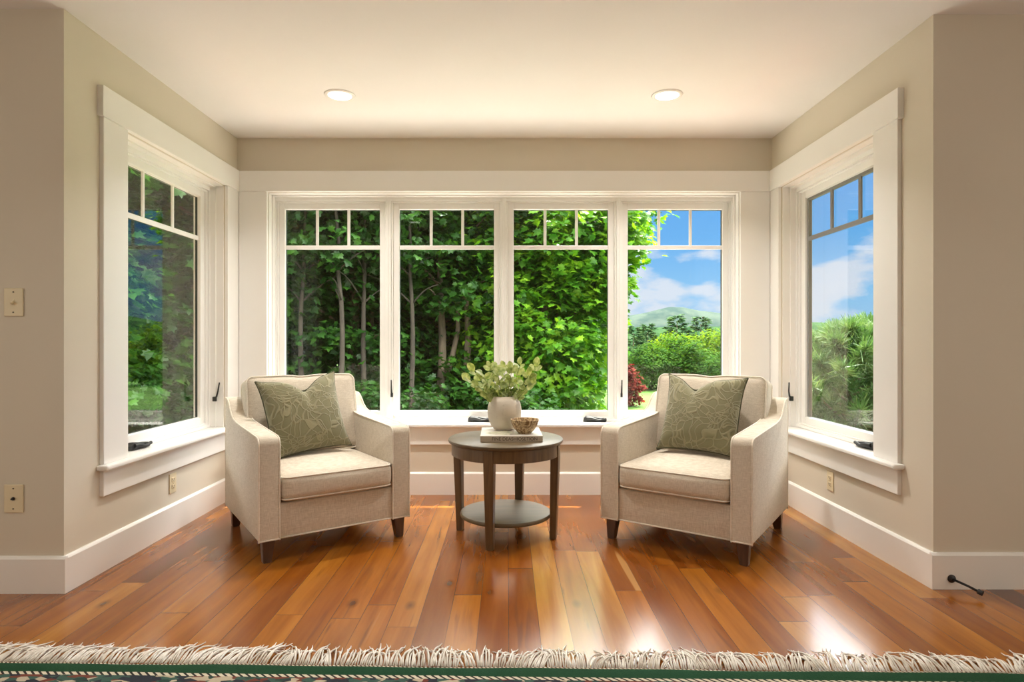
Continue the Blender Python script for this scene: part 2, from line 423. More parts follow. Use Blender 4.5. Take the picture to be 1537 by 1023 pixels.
# --- window surrounds.  frame of reference: u along the wall, w outward (0 = wall face), v up
FB = Matrix(((1, 0, 0, 0), (0, 1, 0, YB), (0, 0, 1, 0), (0, 0, 0, 1)))           # u=X, w=+Y
FL = Matrix(((0, -1, 0, XL), (1, 0, 0, 0), (0, 0, 1, 0), (0, 0, 0, 1)))          # u=Y, w=-X
FR = Matrix(((0, 1, 0, XR), (1, 0, 0, 0), (0, 0, 1, 0), (0, 0, 0, 1)))           # u=Y, w=+X
def ubox(mb, Fm, u0, u1, w0, w1, v0, v1, bev=0.0): return mb.box(u0, u1, w0, w1, v0, v1, bev, M=Fm)
def fix(o):
    bm = bmesh.new(); bm.from_mesh(o.data); bmesh.ops.recalc_face_normals(bm, faces=bm.faces); bm.to_mesh(o.data); bm.free(); return o
ZHT = 2.482
def surround(name, Fm, u0, u1, c0, c1, ends):
    """u0,u1 opening; c0,c1 outer edges of the casings; ends: (left free, right free)"""
    e = struct(empty(name))
    CT, HT = 0.022, 0.032
    for a, b in ((c0, u0), (u1, c1)):
        o = MB(); ubox(o, Fm, a, b, -CT, 0.001, ZS, ZH, 0.003); fix(o.build('casing', M_TRIM, e))
    h0 = c0-0.018 if ends[0] else c0; h1 = c1+0.018 if ends[1] else c1
    o = MB(); ubox(o, Fm, h0, h1, -HT, 0.001, ZH, ZHT, 0.003); fix(o.build('header', M_TRIM, e))
    s0 = c0-0.03 if ends[0] else c0; s1 = c1+0.03 if ends[1] else c1
    o = MB(); ubox(o, Fm, s0, s1, -0.062, 0.0, ZS-0.028, ZS, 0.009); ubox(o, Fm, u0, u1, -0.01, 0.19, ZS-0.028, ZS-0.001)
    fix(o.build('stool', M_TRIM, e))
    o = MB(); ubox(o, Fm, c0, c1, -CT, 0.001, ZS-0.028-0.135, ZS-0.028, 0.003); fix(o.build('apron', M_TRIM, e))
    # jamb lining with small steps
    o = MB()
    for a, b in ((0.0, 0.006), (0.006, 0.012)):
        pass
    for k, (w0, tk) in enumerate(((0.008, 0.006), (0.062, 0.017))):
        ubox(o, Fm, u0, u0+tk, w0, 0.19, ZS, ZH, 0.002); ubox(o, Fm, u1-tk, u1, w0, 0.19, ZS, ZH, 0.002)
        ubox(o, Fm, u0, u1, w0, 0.19, ZH-tk, ZH, 0.002)
    fix(o.build('jamb_lining', M_TRIM, e))
    return e
surround('trim_back', FB, OB[0], OB[1], XL+0.024, XR-0.024, (False, False))
surround('trim_left', FL, OL[0], OL[1], 3.13, YB, (True, False))
surround('trim_right', FR, ORR[0], ORR[1], 3.165, YB, (True, False))

def ring(mb, Fm, u0, u1, v0, v1, tk, w0, w1, bev=0.003, tb=None, tt=None):
    tb = tb or tk; tt = tt or tk
    ubox(mb, Fm, u0, u0+tk, w0, w1, v0, v1, bev); ubox(mb, Fm, u1-tk, u1, w0, w1, v0, v1, bev)
    ubox(mb, Fm, u0+tk, u1-tk, w0, w1, v0, v0+tb, bev); ubox(mb, Fm, u0+tk, u1-tk, w0, w1, v1-tt, v1, bev)
def crank(Fm, u, v, parent, sg=1, k=1.15):
    """folded operator on the bottom frame: a base plate, a folded arm and a knob"""
    mb = MB()
    prof = [(a_*k, b_*k) for a_, b_ in [(-0.078, 0), (0.075, 0), (0.078, 0.010), (0.062, 0.024), (0.020, 0.028), (-0.030, 0.036), (-0.06, 0.038), (-0.078, 0.022)]]
    # profile runs along u, extruded in w
    Q = Fm @ T(u, 0.092, v) @ Matrix(((0, sg, 0, 0), (1, 0, 0, 0), (0, 0, 1, 0), (0, 0, 0, 1)))
    mb.prism(prof, -0.022, 0.016, bev=0.004, M=Q)
    mb.tube([(u-sg*0.06*k, 0.070, v+0.026), (u-sg*0.03, 0.062, v+0.026), (u+sg*0.02*k, 0.060, v+0.012), (u+sg*0.075*k, 0.066, v+0.020)], [0.012, 0.012, 0.009, 0.010], 10, M=Fm)
    fix(mb.build('crank_handle', M_BLACK, parent, angle=40))
def latch(Fm, u, v, parent, lean=0.0, dw=0.0):
    mb = MB(); Fm = Fm @ T(0, -dw, 0)
    mb.tube([(u, 0.118, v), (u, 0.098, v+0.012), (u+lean*0.3, 0.090, v+0.05), (u+lean, 0.086, v+0.115)], [0.007, 0.007, 0.0055, 0.0045], 8, M=Fm)
    ubox(mb, Fm, u-0.009, u+0.009, 0.098, 0.125, v-0.022, v+0.012, 0.003)
    fix(mb.build('latch', M_BLACK, parent, angle=40))
def unit(n, Fm, u0, u1, ins=0.077, edge=(0.008, 0.155, None), bw=0.0115, grille=M_SASH, crank_u=None, latch_u=None, sash=M_SASH, lean=0.0):
    e = struct(empty('window_%d' % n))
    fr = MB()
    ring(fr, Fm, u0, u1, ZS, ZH, 0.018, 0.100, 0.195, tb=0.022, tt=0.045)
    ring(fr, Fm, u0+0.018, u1-0.018, ZS+0.022, ZH-0.045, 0.014, 0.116, 0.195, tb=0.010, tt=0.012)
    fix(fr.build('window_frame', M_SASH, e))
    a, b = u0+0.032, u1-0.032; w = ins-0.032
    v0, v1 = ZS+0.030, ZH-0.055
    sa = MB(); ring(sa, Fm, a, b, v0, v1, w, 0.132, 0.185, 0.004, tb=0.049, tt=0.048)
    ring(sa, Fm, a+w*0.72, b-w*0.72, v0+0.036, v1-0.036, w*0.3, 0.142, 0.16, 0.002)
    so_ = fix(sa.build('sash', sash, e))
    ga, gb, g0, g1 = u0+ins, u1-ins, v0+0.049, v1-0.048
    # gasket line around the pane
    gk = MB(); ring(gk, Fm, ga-0.004, gb+0.004, g0-0.004, g1+0.004, edge[0], edge[1], 0.170, 0.0, tb=0.008)
    fix(gk.build('gasket', edge[2] or M_SPACER, e))
    gr = MB(); zc = 1.922
    ubox(gr, Fm, ga, gb, 0.146, 0.160, zc-0.016, zc+0.016, 0.004)
    for k in (1, 2):
        uc = ga+(gb-ga)*k/3
        ubox(gr, Fm, uc-bw, uc+bw, 0.147, 0.160, zc+0.014, g1, 0.004)
    fix(gr.build('grille', grille, e))
    gp = MB(); ubox(gp, Fm, ga-0.002, gb+0.002, 0.160, 0.164, g0-0.002, g1+0.002); fix(gp.build('glass_pane', M_GLASS, e))
    if crank_u is not None: crank(Fm, crank_u, ZS+0.001, e)
    if latch_u is not None: latch(Fm, latch_u, 0.76, e, lean, 0.05 if lean else 0.0)
    return e
wu = (OB[1]-OB[0]-0.012)/4
for i in range(4):
    a = OB[0]+0.006+i*wu
    # cranks sit near the mullion they share; latches on the jamb
    unit(i+1, FB, a, a+wu, crank_u={0: a+wu*0.75, 1: a+wu*0.79, 2: a+wu*0.79, 3: a+wu*0.6}[i], latch_u={0: None, 1: a+0.022, 2: None, 3: a+0.022}[i])
unit(5, FL, OL[0]+0.006, OL[1]-0.006, 0.088, crank_u=3.61, latch_u=4.49, lean=0.02)
unit(6, FR, ORR[0]+0.006, ORR[1]-0.006, 0.088, grille=M_GREYSASH, edge=(0.028, 0.148, M_GREYSASH), bw=0.015, crank_u=3.62, latch_u=4.53, lean=-0.02)  # darker grey grille and gasket on this window only

# --- ceiling lamps
def lamp(x, y, label, power=17):
    e = empty('recessed_light', (x, y, H))
    tag(e, label, 'ceiling light', 'recessed lights in the bay ceiling')
    MB().lathe([(0.072, -0.004), (0.078, -0.010), (0.094, -0.006), (0.098, 0.0), (0.072, 0.0), (0.072, -0.004)], 48, cap=False).build('trim_ring', M_LAMPRING, e, smooth=True)
    MB().lathe([(0.0, -0.005), (0.073, -0.005), (0.073, -0.001), (0.0, -0.001)], 48, cap=False).build('lens', M_LENS, e)
    l = area('lamp_glow', (0, 0, -0.012), (0, 0, 0), 0.14, 0.14, power, (1.0, 0.95, 0.88), 'DISK', 125); l.parent = e
lamp(-1.065, 3.89, 'round white recessed ceiling light above the left armchair')
lamp(1.012, 3.89, 'round white recessed ceiling light above the right armchair')

lamp(-1.22, 1.73, 'recessed ceiling light mirrored in the glass of the second window', 5)
lamp(1.00, 1.73, 'recessed ceiling light mirrored in the glass of the third window', 5)
# --- wall plates
def plate(name, Fm, u, v, label, cat, kind, w=0.078, h=0.122):
    e = empty(name, Fm @ Vector((u, 0, v))); A = Fm.to_3x3().to_4x4()
    tag(e, label, cat)
    mb = MB(); ubox(mb, A, -w/2, w/2, -0.006, 0, -h/2, h/2, 0.003); fix(mb.build('face_plate', M_CREAM, e))
    if kind == 'outlet':
        for s in (-1, 1):
            mb = MB(); ubox(mb, A, -0.017, 0.017, -0.009, -0.004, s*0.021-0.014, s*0.021+0.014, 0.004); rc = fix(mb.build('receptacle', M_CREAM, e))
            mb = MB()
            for q in (-0.007, 0.007): ubox(mb, A, q-0.0014, q+0.0014, -0.0096, -0.008, s*0.021-0.002, s*0.021+0.008)
            ubox(mb, A, -0.003, 0.003, -0.0096, -0.008, s*0.021-0.010, s*0.021-0.005)
            fix(mb.build('slots', M_SLOT, rc))
    elif kind == 'switch':
        mb = MB(); ubox(mb, A, -0.006, 0.006, -0.008, -0.004, -0.013, 0.013, 0.001); mb.box(-0.004, 0.004, -0.022, -0.004, -0.004, 0.008, 0.002, M=A @ RX(25)); fix(mb.build('toggle', M_CREAM, e))
    else:
        mb = MB(); mb.tube([(0, -0.004, 0), (0, -0.009, 0)], 0.008, 12, M=A); mb.tube([(0, -0.008, 0), (0, -0.018, 0)], 0.0045, 10, M=A); fix(mb.build('jack', M_BLACK, e))
    for s in (-1, 1):
        mb = MB(); mb.tube([(0, -0.005, s*h*(0.36 if kind != 'outlet' else 0.0)), (0, -0.0085 - (0.002 if kind == 'outlet' else 0), s*h*(0.36 if kind != 'outlet' else 0.0))], 0.003, 8, M=A); fix(mb.build('screw', M_SLOT if kind != 'outlet' else M_CREAM, e))
        if kind == 'outlet': break
FWL = Matrix(((1, 0, 0, 0), (0, 1, 0, YNL), (0, 0, 1, 0), (0, 0, 0, 1)))
plate('light_switch', FWL, -2.318, 1.362, 'cream toggle light switch on the beige wall left of the bay', 'light switch', 'switch', 0.090, 0.132)
plate('cable_jack_plate', FWL, -2.318, 0.441, 'cream wall plate with a dark cable jack low on the left wall', 'wall plate', 'jack', 0.090, 0.132)
plate('wall_outlet', FL, 3.81, 0.298, 'cream power outlet under the window behind the left armchair', 'outlet', 'outlet')
plate('wall_outlet', FR, 3.86, 0.300, 'cream power outlet under the window behind the right armchair', 'outlet', 'outlet')

# --- door stop
e = empty('door_stop', (2.108, YNR-BT, 0.052)); tag(e, 'black rod door stop screwed to the right white baseboard', 'door stop')
MB().lathe([(0, 0), (0.019, 0), (0.019, 0.004), (0.008, 0.010), (0, 0.010)], 20, M=RX(90)).build('base', M_BLACK, e, angle=40)
MB().tube([(0, -0.006, 0), (0.035, -0.06, -0.012), (0.055, -0.10, -0.022)], 0.0055, 10).build('rod', M_BLACK, e, smooth=True)
MB().tube([(0.053, -0.096, -0.021), (0.062, -0.112, -0.025)], 0.012, 14).build('bumper', M_BLACK, e, angle=40)

# ------------------------------------------------------------------ armchairs
HW, HD = 0.435, 0.44; ZB = 0.122; AW = 0.112
ARM = [(-0.44, 0.122), (-0.44, 0.630), (-0.434, 0.652), (-0.418, 0.666), (-0.39, 0.672), (-0.20, 0.680), (0.0, 0.688), (0.12, 0.694), (0.20, 0.704), (0.25, 0.720), (0.29, 0.744), (0.32, 0.772), (0.35, 0.798), (0.385, 0.815), (0.44, 0.820), (0.44, 0.122)]
def arc_rect(hx, hy, r, n=6, inset=0.0):
    pts = []
    for cx, cy, a0 in ((hx-r, hy-r, 0), (-hx+r, hy-r, 90), (-hx+r, -hy+r, 180), (hx-r, -hy+r, 270)):
        for k in range(n+1):
            a = R(a0+90*k/n); pts.append((cx+r*math.cos(a), cy+r*math.sin(a)))
    return pts
def densify(p, d=0.03):
    out = []
    for a, b in zip(p[:-1], p[1:]):
        n = max(1, int(math.dist(a, b)/d))
        for k in range(n): out.append(tuple(a[i]+(b[i]-a[i])*k/n for i in range(len(a))))
    out.append(p[-1]); return out
def armchair(loc, rz, label, side):
    e = empty('armchair', loc, rz); tag(e, label, 'armchair', 'cream armchairs in the bay')
    PR = 0.0048
    for s in (-1, 1):
        x0, x1 = (HW-AW)*s, HW*s
        a = MB(); a.prism(ARM, min(x0, x1), max(x0, x1), bev=0.014, seg=4); arm = fix(a.build('arm', M_LINEN, e, angle=50))
        p = MB()
        for xx in (x0+0.003*s, x1-0.003*s):
            path = densify([(xx, q[0]+(-0.001 if i < 2 else 0), q[1]-0.002) for i, q in enumerate(ARM)], 0.03)
            path = [(xx, y*0.992, z_) for (_, y, z_) in path]
            p.tube(path, PR, 6)
        p.tube([(x0, -HD+0.001, ZB+0.004), (x1, -HD+0.001, ZB+0.004)], PR, 6)
        p.build('piping', M_PIPE, arm, smooth=True)
    b = MB(); b.box(-HW+AW-0.02, HW-AW+0.02, -HD+0.012, -HD+0.07, ZB+0.002, 0.312, 0.012, seg=3)
    b.box(-HW+AW-0.02, HW-AW+0.02, -HD+0.05, HD-0.02, 0.20, 0.305)
    fr = fix(b.build('front_rail', M_LINEN, e, angle=50))
    p = MB(); p.tube([(-HW+AW, -HD+0.010, ZB+0.006), (HW-AW, -HD+0.010, ZB+0.006)], PR, 6)
    p.build('piping', M_PIPE, fr, smooth=True)
    b = MB(); b.box(-HW+AW-0.02, HW-AW+0.02, HD-0.11, HD, ZB+0.002, 0.835, 0.02, seg=3); fix(b.build('back_frame', M_LINEN, e, angle=50))
    # seat cushion
    sc = MB(); cw, cdp, chh = 2*(HW-AW)-0.006, 0.70, 0.142
    C = T(0, -0.11, 0.318+chh/2)
    sc.rbox(cw, cdp, chh, 0.042, (0.0, 0.014, 0.030), M=C)
    seat = sc.build('seat_cushion', M_LINEN, e, smooth=True)
    p = MB()
    for zz in (chh/2-0.012, -chh/2+0.013):
        loop = arc_rect(cw/2-0.004, cdp/2-0.004, 0.040)
        d = []
        L = loop+[loop[0]]
        for q0, q1 in zip(L[:-1], L[1:]):
            n = max(1, int(math.dist(q0, q1)/0.03))
            for k in range(n): d.append((q0[0]+(q1[0]-q0[0])*k/n, q0[1]+(q1[1]-q0[1])*k/n))
        pts = []
        for x_, y_ in d:
            u, v = x_/(cw/2), y_/(cdp/2); wz = zz/(chh/2)
            pts.append((x_*0.994, y_*0.994+0.012*(1-u*u)*(1-wz*wz)*v, zz))
        p.tube(pts, PR*0.95, 6, closed=True, M=C)
    p.build('piping', M_PIPE, seat, smooth=True)
    # back cushion
    bw, bt, bh = 0.70, 0.165, 0.50
    B = T(0, 0.222, 0.452) @ RX(-13) @ T(0, 0, bh/2)
    bc = MB(); v0 = len(bc.v); bc.rbox(bw, bt, bh, 0.040, (0.006, 0.035, 0.012), n=22)
    V = bc.v[-1]
    # centre seam drawn in at the top
    g = np.exp(-(V[:, 0]/0.016)**2)*np.clip((V[:, 2]-0.02)/0.16, 0, 1)
    V[:, 1] += g*0.012*np.sign(-V[:, 1])*-1*np.where(V[:, 1] < 0, 1, 1)*np.where(V[:, 1] < 0, 1, -1)*-1
    V[:, 2] -= np.exp(-(V[:, 0]/0.06)**2)*np.clip((V[:, 2]-0.15)/0.1, 0, 1)*0.010
    A = np.array(B); bc.v[-1] = V @ A[:3, :3].T + A[:3, 3]
    back = bc.build('back_cushion', M_LINEN, e, smooth=True)
    p = MB()
    for yy in (-bt/2+0.010, bt/2-0.010):
        loop = arc_rect(bw/2, bh/2, 0.042); L = loop+[loop[0]]; pts = []
        for q0, q1 in zip(L[:-1], L[1:]):
            n = max(1, int(math.dist(q0, q1)/0.03))
            for k in range(n):
                x_, z_ = q0[0]+(q1[0]-q0[0])*k/n, q0[1]+(q1[1]-q0[1])*k/n
                dz = -math.exp(-(x_/0.06)**2)*0.010 if z_ > 0.2 else 0
                u, w_ = x_/(bw/2), z_/(bh/2); vy = yy/(bt/2)
                pts.append((x_*0.993+0.006*(1-w_*w_)*(1-vy*vy)*u, yy, z_*0.993+dz+0.012*(1-u*u)*(1-vy*vy)*w_))
        p.tube(pts, PR, 6, closed=True, M=B)
    p.build('piping', M_PIPE, back, smooth=True)
    # legs
    for sx in (-1, 1):
        for sy in (-1, 1):
            cx, cy = sx*(HW-0.058), sy*(HD-0.052)
            vv = []
            for (h, z_) in ((0.033, ZB+0.003), (0.0215, 0.0)):
                kx = cx + (0.0 if z_ > 0.05 else sx*0.006); ky = cy + (0.0 if z_ > 0.05 else sy*0.006)
                vv += [(kx-h, ky-h, z_), (kx+h, ky-h, z_), (kx+h, ky+h, z_), (kx-h, ky+h, z_)]
            bm = bmesh.new(); q = [bm.verts.new(v_) for v_ in vv]
            for f_ in ((3, 2, 1, 0), (4, 5, 6, 7), (0, 1, 5, 4), (1, 2, 6, 5), (2, 3, 7, 6), (3, 0, 4, 7)): bm.faces.new([q[i] for i in f_])
            bmesh.ops.bevel(bm, geom=bm.edges[:], offset=0.003, segments=2, affect='EDGES')
            fix(MB().bm(bm).build('leg', M_LEG, e))
    return e
LC, LA = Vector((-1.20, 3.815, 0)), 35.0
RC, RA = Vector((1.167, 3.777, 0)), -35.5
armchair(LC, R(LA), 'cream linen armchair on the left, turned toward the round table', -1)
armchair(RC, R(RA), 'cream linen armchair on the right, turned toward the round table', 1)

def pillow(C, ang, a, b, z_, lean, roll, m, label, dip, size=0.475):
    """size: side of the square; stands on its lower edge against the back cushion"""
    Mx = Matrix.Translation(C) @ RZ(ang) @ T(a, b, z_) @ RX(-lean) @ RY(roll)
    e = bpy.data.objects.new('throw_pillow', None); COL.objects.link(e); e.matrix_world = Mx
    tag(e, label, 'throw pillow', 'green throw pillows')
    n = 56; h = size/2; V = []; Fc = []
    def outline(u, v):
        k = 0.055
        x = u*h*(1-k*(1-v*v)**1.0*abs(u)); zz = v*h*(1-k*(1-u*u)*abs(v))
        # ears at the corners
        ear = (abs(u)*abs(v))**6*0.05; x *= 1+ear; zz *= 1+ear
        # chop in the top edge
        d = math.exp(-((u-dip)/0.34)**2)*max(0, (v+0.3)/1.3)**2
        zz -= d*0.075
        return x, zz
    rr = random.Random(int(ang*10)+3)
    ph = [rr.uniform(0, 6.28) for _ in range(8)]
    for side in (-1, 1):
        base = len(V)
        for i in range(n+1):
            for j in range(n+1):
                u = math.sin((-1+2*i/n)*math.pi/2); v = math.sin((-1+2*j/n)*math.pi/2)
                x, zz = outline(u, v)
                th = 0.098*(max(0, (1-u*u))**0.42)*(max(0, (1-v*v))**0.42)
                # a crease running down from the chop
                cr = math.exp(-((u-dip)/0.10)**2)*max(0, v)**1.1*0.042
                wr = 0.0035*math.sin(9*u+ph[0]+4*v)*abs(u)**2+0.0035*math.sin(11*v+ph[1]-3*u)*abs(v)**2
                th = max(0.0, th-cr*(1 if side < 0 else 0.3)+wr*min(1, th*25))
                V.append((x, side*th, zz))
        for i in range(n):
            for j in range(n):
                q = [base+i*(n+1)+j, base+(i+1)*(n+1)+j, base+(i+1)*(n+1)+j+1, base+i*(n+1)+j+1]
                Fc.append(q if side < 0 else q[::-1])
    MB().add(V, Fc).build('cover', m, e, smooth=True)
    pts = []
    for s in range(4):
        for k in range(40):
            q = math.sin((-1+2*k/40)*math.pi/2)
            u, v = ((q, -1), (1, q), (-q, 1), (-1, -q))[s]
            x, zz = outline(u, v); pts.append((x, 0, zz))
    MB().tube(pts, 0.0052, 6, closed=True).build('piping', M_PILPIPE, e, smooth=True)
    return e
pillow(LC, LA, -0.048, 0.055, 0.722, 21, -6, M_PIL1, 'sage green floral stitched pillow on the left armchair', 0.12)
pillow(RC, RA, 0.010, 0.055, 0.725, 21, 1.5, M_PIL2, 'sage green vine patterned pillow on the right armchair', -0.25)

# ------------------------------------------------------------------ side table
TX, TY = -0.012, 3.75
e = empty('side_table', (TX, TY, 0)); tag(e, 'round walnut brown side table with low shelf between the armchairs', 'side table')
TT = 0.590
MB().lathe([(0, TT-0.026), (0.335, TT-0.026), (0.347, TT-0.020), (0.3505, TT-0.012), (0.349, TT-0.004), (0.343, TT), (0, TT)], 96, cap=False).build('table_top', M_TOP, e, angle=35)
MB().lathe([(0.308, TT-0.026), (0.308, 0.492), (0.326, 0.492), (0.330, 0.496), (0.330, TT-0.026)], 96, cap=False).build('apron', M_TABLE, e, angle=35)
MB().lathe([(0, 0.118), (0.270, 0.118), (0.277, 0.123), (0.279, 0.131), (0.276, 0.139), (0.272, 0.142), (0, 0.142)], 96, cap=False).build('shelf', M_TOP, e, angle=35)
for k in range(4):
    a = -107.0+90*k
    vv = []
    for (ro, hw, hd, z_) in ((0.310, 0.030, 0.024, TT-0.027), (0.310, 0.030, 0.024, 0.48), (0.297, 0.021, 0.019, 0.0)):
        vv += [(ro-hd, -hw, z_), (ro+hd, -hw, z_), (ro+hd, hw, z_), (ro-hd, hw, z_)]
    bm = bmesh.new(); q = [bm.verts.new(v_) for v_ in vv]
    bm.faces.new([q[i] for i in (0, 1, 2, 3)]); bm.faces.new([q[i] for i in (11, 10, 9, 8)])
    for l in (0, 4):
        for i in range(4): bm.faces.new([q[l+i], q[l+4+i], q[l+4+(i+1) % 4], q[l+(i+1) % 4]])
    bmesh.ops.recalc_face_normals(bm, faces=bm.faces)
    bmesh.ops.bevel(bm, geom=bm.edges[:], offset=0.003, segments=2, affect='EDGES')
    MB().bm(bm, RZ(a)).build('leg', M_TABLE, e)

# book
BX0, BX1, BY0, BY1 = -0.163, 0.203, 3.585, 3.935; BZ = TT
e = empty('book', ((BX0+BX1)/2, (BY0+BY1)/2, BZ), R(1.0)); tag(e, 'thick cream hardcover book under the vase and bowl', 'book')
w2, d2, bh = (BX1-BX0)/2, (BY1-BY0)/2, 0.036
m, t, out = mat('cream book cover')
tc = t.new('ShaderNodeTexCoord')
mp_ = t.new('ShaderNodeMapping', {'Vector': tc.outputs['Object'], 'Location': (0.03, 0.07, 0), 'Scale': (1, 1, 0)})
ln_ = t.new('ShaderNodeVectorMath', {0: t.new('ShaderNodeVectorMath', {0: mp_.outputs[0], 1: (7.5, 11.0, 0)}, operation='MULTIPLY').outputs[0]}, operation='LENGTH')
n_ = t.new('ShaderNodeTexNoise', {'Vector': tc.outputs['Object'], 'Scale': 28.0, 'Detail': 4.0, 'Distortion': 1.5})
pic = t.ramp(n_.outputs[0], [(0.35, (0.16, 0.20, 0.08)), (0.5, (0.55, 0.52, 0.36)), (0.65, (0.20, 0.17, 0.12))])
fac = t.ramp(ln_.outputs['Value'], [(0.75, 0.85), (1.0, 0.0)])
c = t.mix(fac, (0.68, 0.64, 0.58), pic)
p = t.new('ShaderNodeBsdfPrincipled', {'Base Color': c, 'Roughness': 0.4}); t.l.new(p.outputs[0], out.inputs[0]); M_COVER = m
M_SPINE = paint('taupe cloth book spine', (0.50, 0.42, 0.33), 0.7, 0.2, 700)
fix(MB().box(-w2, w2, -d2, d2, bh-0.004, bh, 0.001).box(-w2, w2, -d2, d2, 0, 0.004, 0.001).build('cover', M_COVER, e))
fix(MB().box(-w2, w2, -d2-0.0015, -d2+0.006, 0.0005, bh-0.0035, 0.0015).build('spine', M_SPINE, e))
MB().box(-w2+0.005, w2-0.006, -d2+0.006, d2-0.006, 0.004, bh-0.004).build('pages', M_PAGES, e)
fc = bpy.data.curves.new('title', 'FONT'); fc.body = 'FINE DEASHIOSETION'; fc.size = 0.034; fc.extrude = 0.0004
fc.align_x = 'CENTER'; fc.align_y = 'CENTER'; fc.space_character = 1.0
fo = bpy.data.objects.new('title', fc); COL.objects.link(fo); fo.parent = e; fo.location = (0.018, -d2-0.0018, bh*0.47); fo.rotation_euler = (R(90), 0, 0)
fo.scale = (0.80, 0.80, 1); fc.materials.append(M_INK)
dg = bpy.context.evaluated_depsgraph_get(); me = bpy.data.meshes.new_from_object(fo.evaluated_get(dg))
fm = bpy.data.objects.new('title', me); COL.objects.link(fm); fm.parent = e; fm.location = fo.location; fm.rotation_euler = fo.rotation_euler; fm.scale = fo.scale
bpy.data.objects.remove(fo); fm.name = 'title'
ZT = BZ+bh

# vase
m, t, out = mat('speckled stoneware')
tc = t.new('ShaderNodeTexCoord'); n1 = t.new('ShaderNodeTexNoise', {'Vector': tc.outputs['Object'], 'Scale': 60.0, 'Detail': 4.0}); n2 = t.new('ShaderNodeTexNoise', {'Vector': tc.outputs['Object'], 'Scale': 7.0, 'Detail': 3.0})
c = t.mix(n2.outputs[0], (0.52, 0.45, 0.35), (0.66, 0.60, 0.50)); c = t.mix(t.ramp(n1.outputs[0], [(0.62, 0.0), (0.75, 0.5)]), c, (0.36, 0.30, 0.22))
wv = t.new('ShaderNodeTexWave', {'Vector': tc.outputs['Object'], 'Scale': 40.0, 'Distortion': 1.0}, bands_direction='Z')
b = t.new('ShaderNodeBump', {'Height': t.math('ADD', n1.outputs[0], t.math('MULTIPLY', wv.outputs[1], 0.6)), 'Strength': 0.25, 'Distance': 0.002})
p = t.new('ShaderNodeBsdfPrincipled', {'Base Color': c, 'Roughness': 0.6, 'Normal': b.outputs[0]}); t.l.new(p.outputs[0], out.inputs[0]); M_VASE = m
VX, VY = -0.020, 3.855
vp = [(0.0, 0.0), (0.056, 0.0), (0.066, 0.005), (0.085, 0.028), (0.099, 0.060), (0.1055, 0.095), (0.1065, 0.125), (0.102, 0.155), (0.093, 0.180), (0.082, 0.197), (0.077, 0.205), (0.073, 0.208), (0.071, 0.204), (0.078, 0.192), (0.090, 0.160), (0.094, 0.120), (0.080, 0.060), (0.05, 0.012), (0.0, 0.012)]
def smooth_prof(p, k=4):
    out = []
    for i in range(len(p)-1):
        p0, p1, p2, p3 = [np.array(p[max(0, min(len(p)-1, j))]) for j in (i-1, i, i+1, i+2)]
        for s in range(k):
            q = s/k; v = 0.5*((2*p1)+(-p0+p2)*q+(2*p0-5*p1+4*p2-p3)*q*q+(-p0+3*p1-3*p2+p3)*q**3); out.append((max(0, float(v[0])), float(v[1])))
    out.append(p[-1]); return out
v_ = MB().lathe(smooth_prof(vp), 64, cap=False).build('vase', M_VASE, smooth=True, loc=(VX, VY, ZT))
tag(v_, 'round cream stoneware vase standing on the book', 'vase')
# bowl
m, t, out = mat('woven pattern wooden bowl')
tc = t.new('ShaderNodeTexCoord')
vo = t.new('ShaderNodeTexVoronoi', {'Vector': tc.outputs['Object'], 'Scale': 42.0}, feature='DISTANCE_TO_EDGE')
n1 = t.new('ShaderNodeTexNoise', {'Vector': tc.outputs['Object'], 'Scale': 24.0, 'Detail': 4.0, 'Distortion': 2.5})
c = t.mix(t.ramp(n1.outputs[0], [(0.42, 0.0), (0.55, 1.0)]), (0.22, 0.12, 0.045), (0.58, 0.43, 0.23))
c = t.mix(t.ramp(vo.outputs[0], [(0.02, 0.6), (0.08, 0.0)]), c, (0.13, 0.07, 0.03))
b = t.new('ShaderNodeBump', {'Height': n1.outputs[0], 'Strength': 0.4, 'Distance': 0.002})
p = t.new('ShaderNodeBsdfPrincipled', {'Base Color': c, 'Roughness': 0.55, 'Normal': b.outputs[0]}); t.l.new(p.outputs[0], out.inputs[0]); M_BOWL = m
bp = [(0, 0), (0.036, 0), (0.040, 0.003), (0.058, 0.022), (0.075, 0.048), (0.084, 0.074), (0.086, 0.083), (0.083, 0.084), (0.080, 0.078), (0.070, 0.052), (0.052, 0.026), (0.03, 0.012), (0, 0.010)]
b_ = MB().lathe(smooth_prof(bp, 3), 64, cap=False).build('bowl', M_BOWL, smooth=True, loc=(0.103, 3.690, ZT))
tag(b_, 'small patterned brown bowl on the book, beside the vase', 'bowl')

# ------------------------------------------------------------------ leaves
def leaf_mat(name, cols, trans=0.45, scale=9.0, rough=0.45, tcol=None):
    m, t, out = mat(name)
    tc = t.new('ShaderNodeTexCoord')
    n = t.new('ShaderNodeTexNoise', {'Vector': tc.outputs['Object'], 'Scale': scale, 'Detail': 2.0})
    c = t.ramp(n.outputs[0], [(0.33, cols[0]), (0.5, cols[1]), (0.67, cols[2])])
    tl = t.mix(1.0, c, tcol or (1.35, 1.25, 0.5), 'MULTIPLY')
    d = t.new('ShaderNodeBsdfPrincipled', {'Base Color': c, 'Roughness': rough, 'Specular IOR Level': 0.35 if rough < 0.8 else 0.05})
    r = t.new('ShaderNodeBsdfTranslucent', {0: tl})
    mx = t.new('ShaderNodeMixShader', {0: trans, 1: d.outputs[0], 2: r.outputs[0]}); t.l.new(mx.outputs[0], out.inputs[0]); return m
M_BOUQ = leaf_mat('pale sage arrangement leaves', [(0.20, 0.27, 0.09), (0.33, 0.40, 0.17), (0.50, 0.54, 0.32)], 0.4, 40)
M_STEM = paint('green brown stems', (0.16, 0.17, 0.06), 0.6, 0.1)

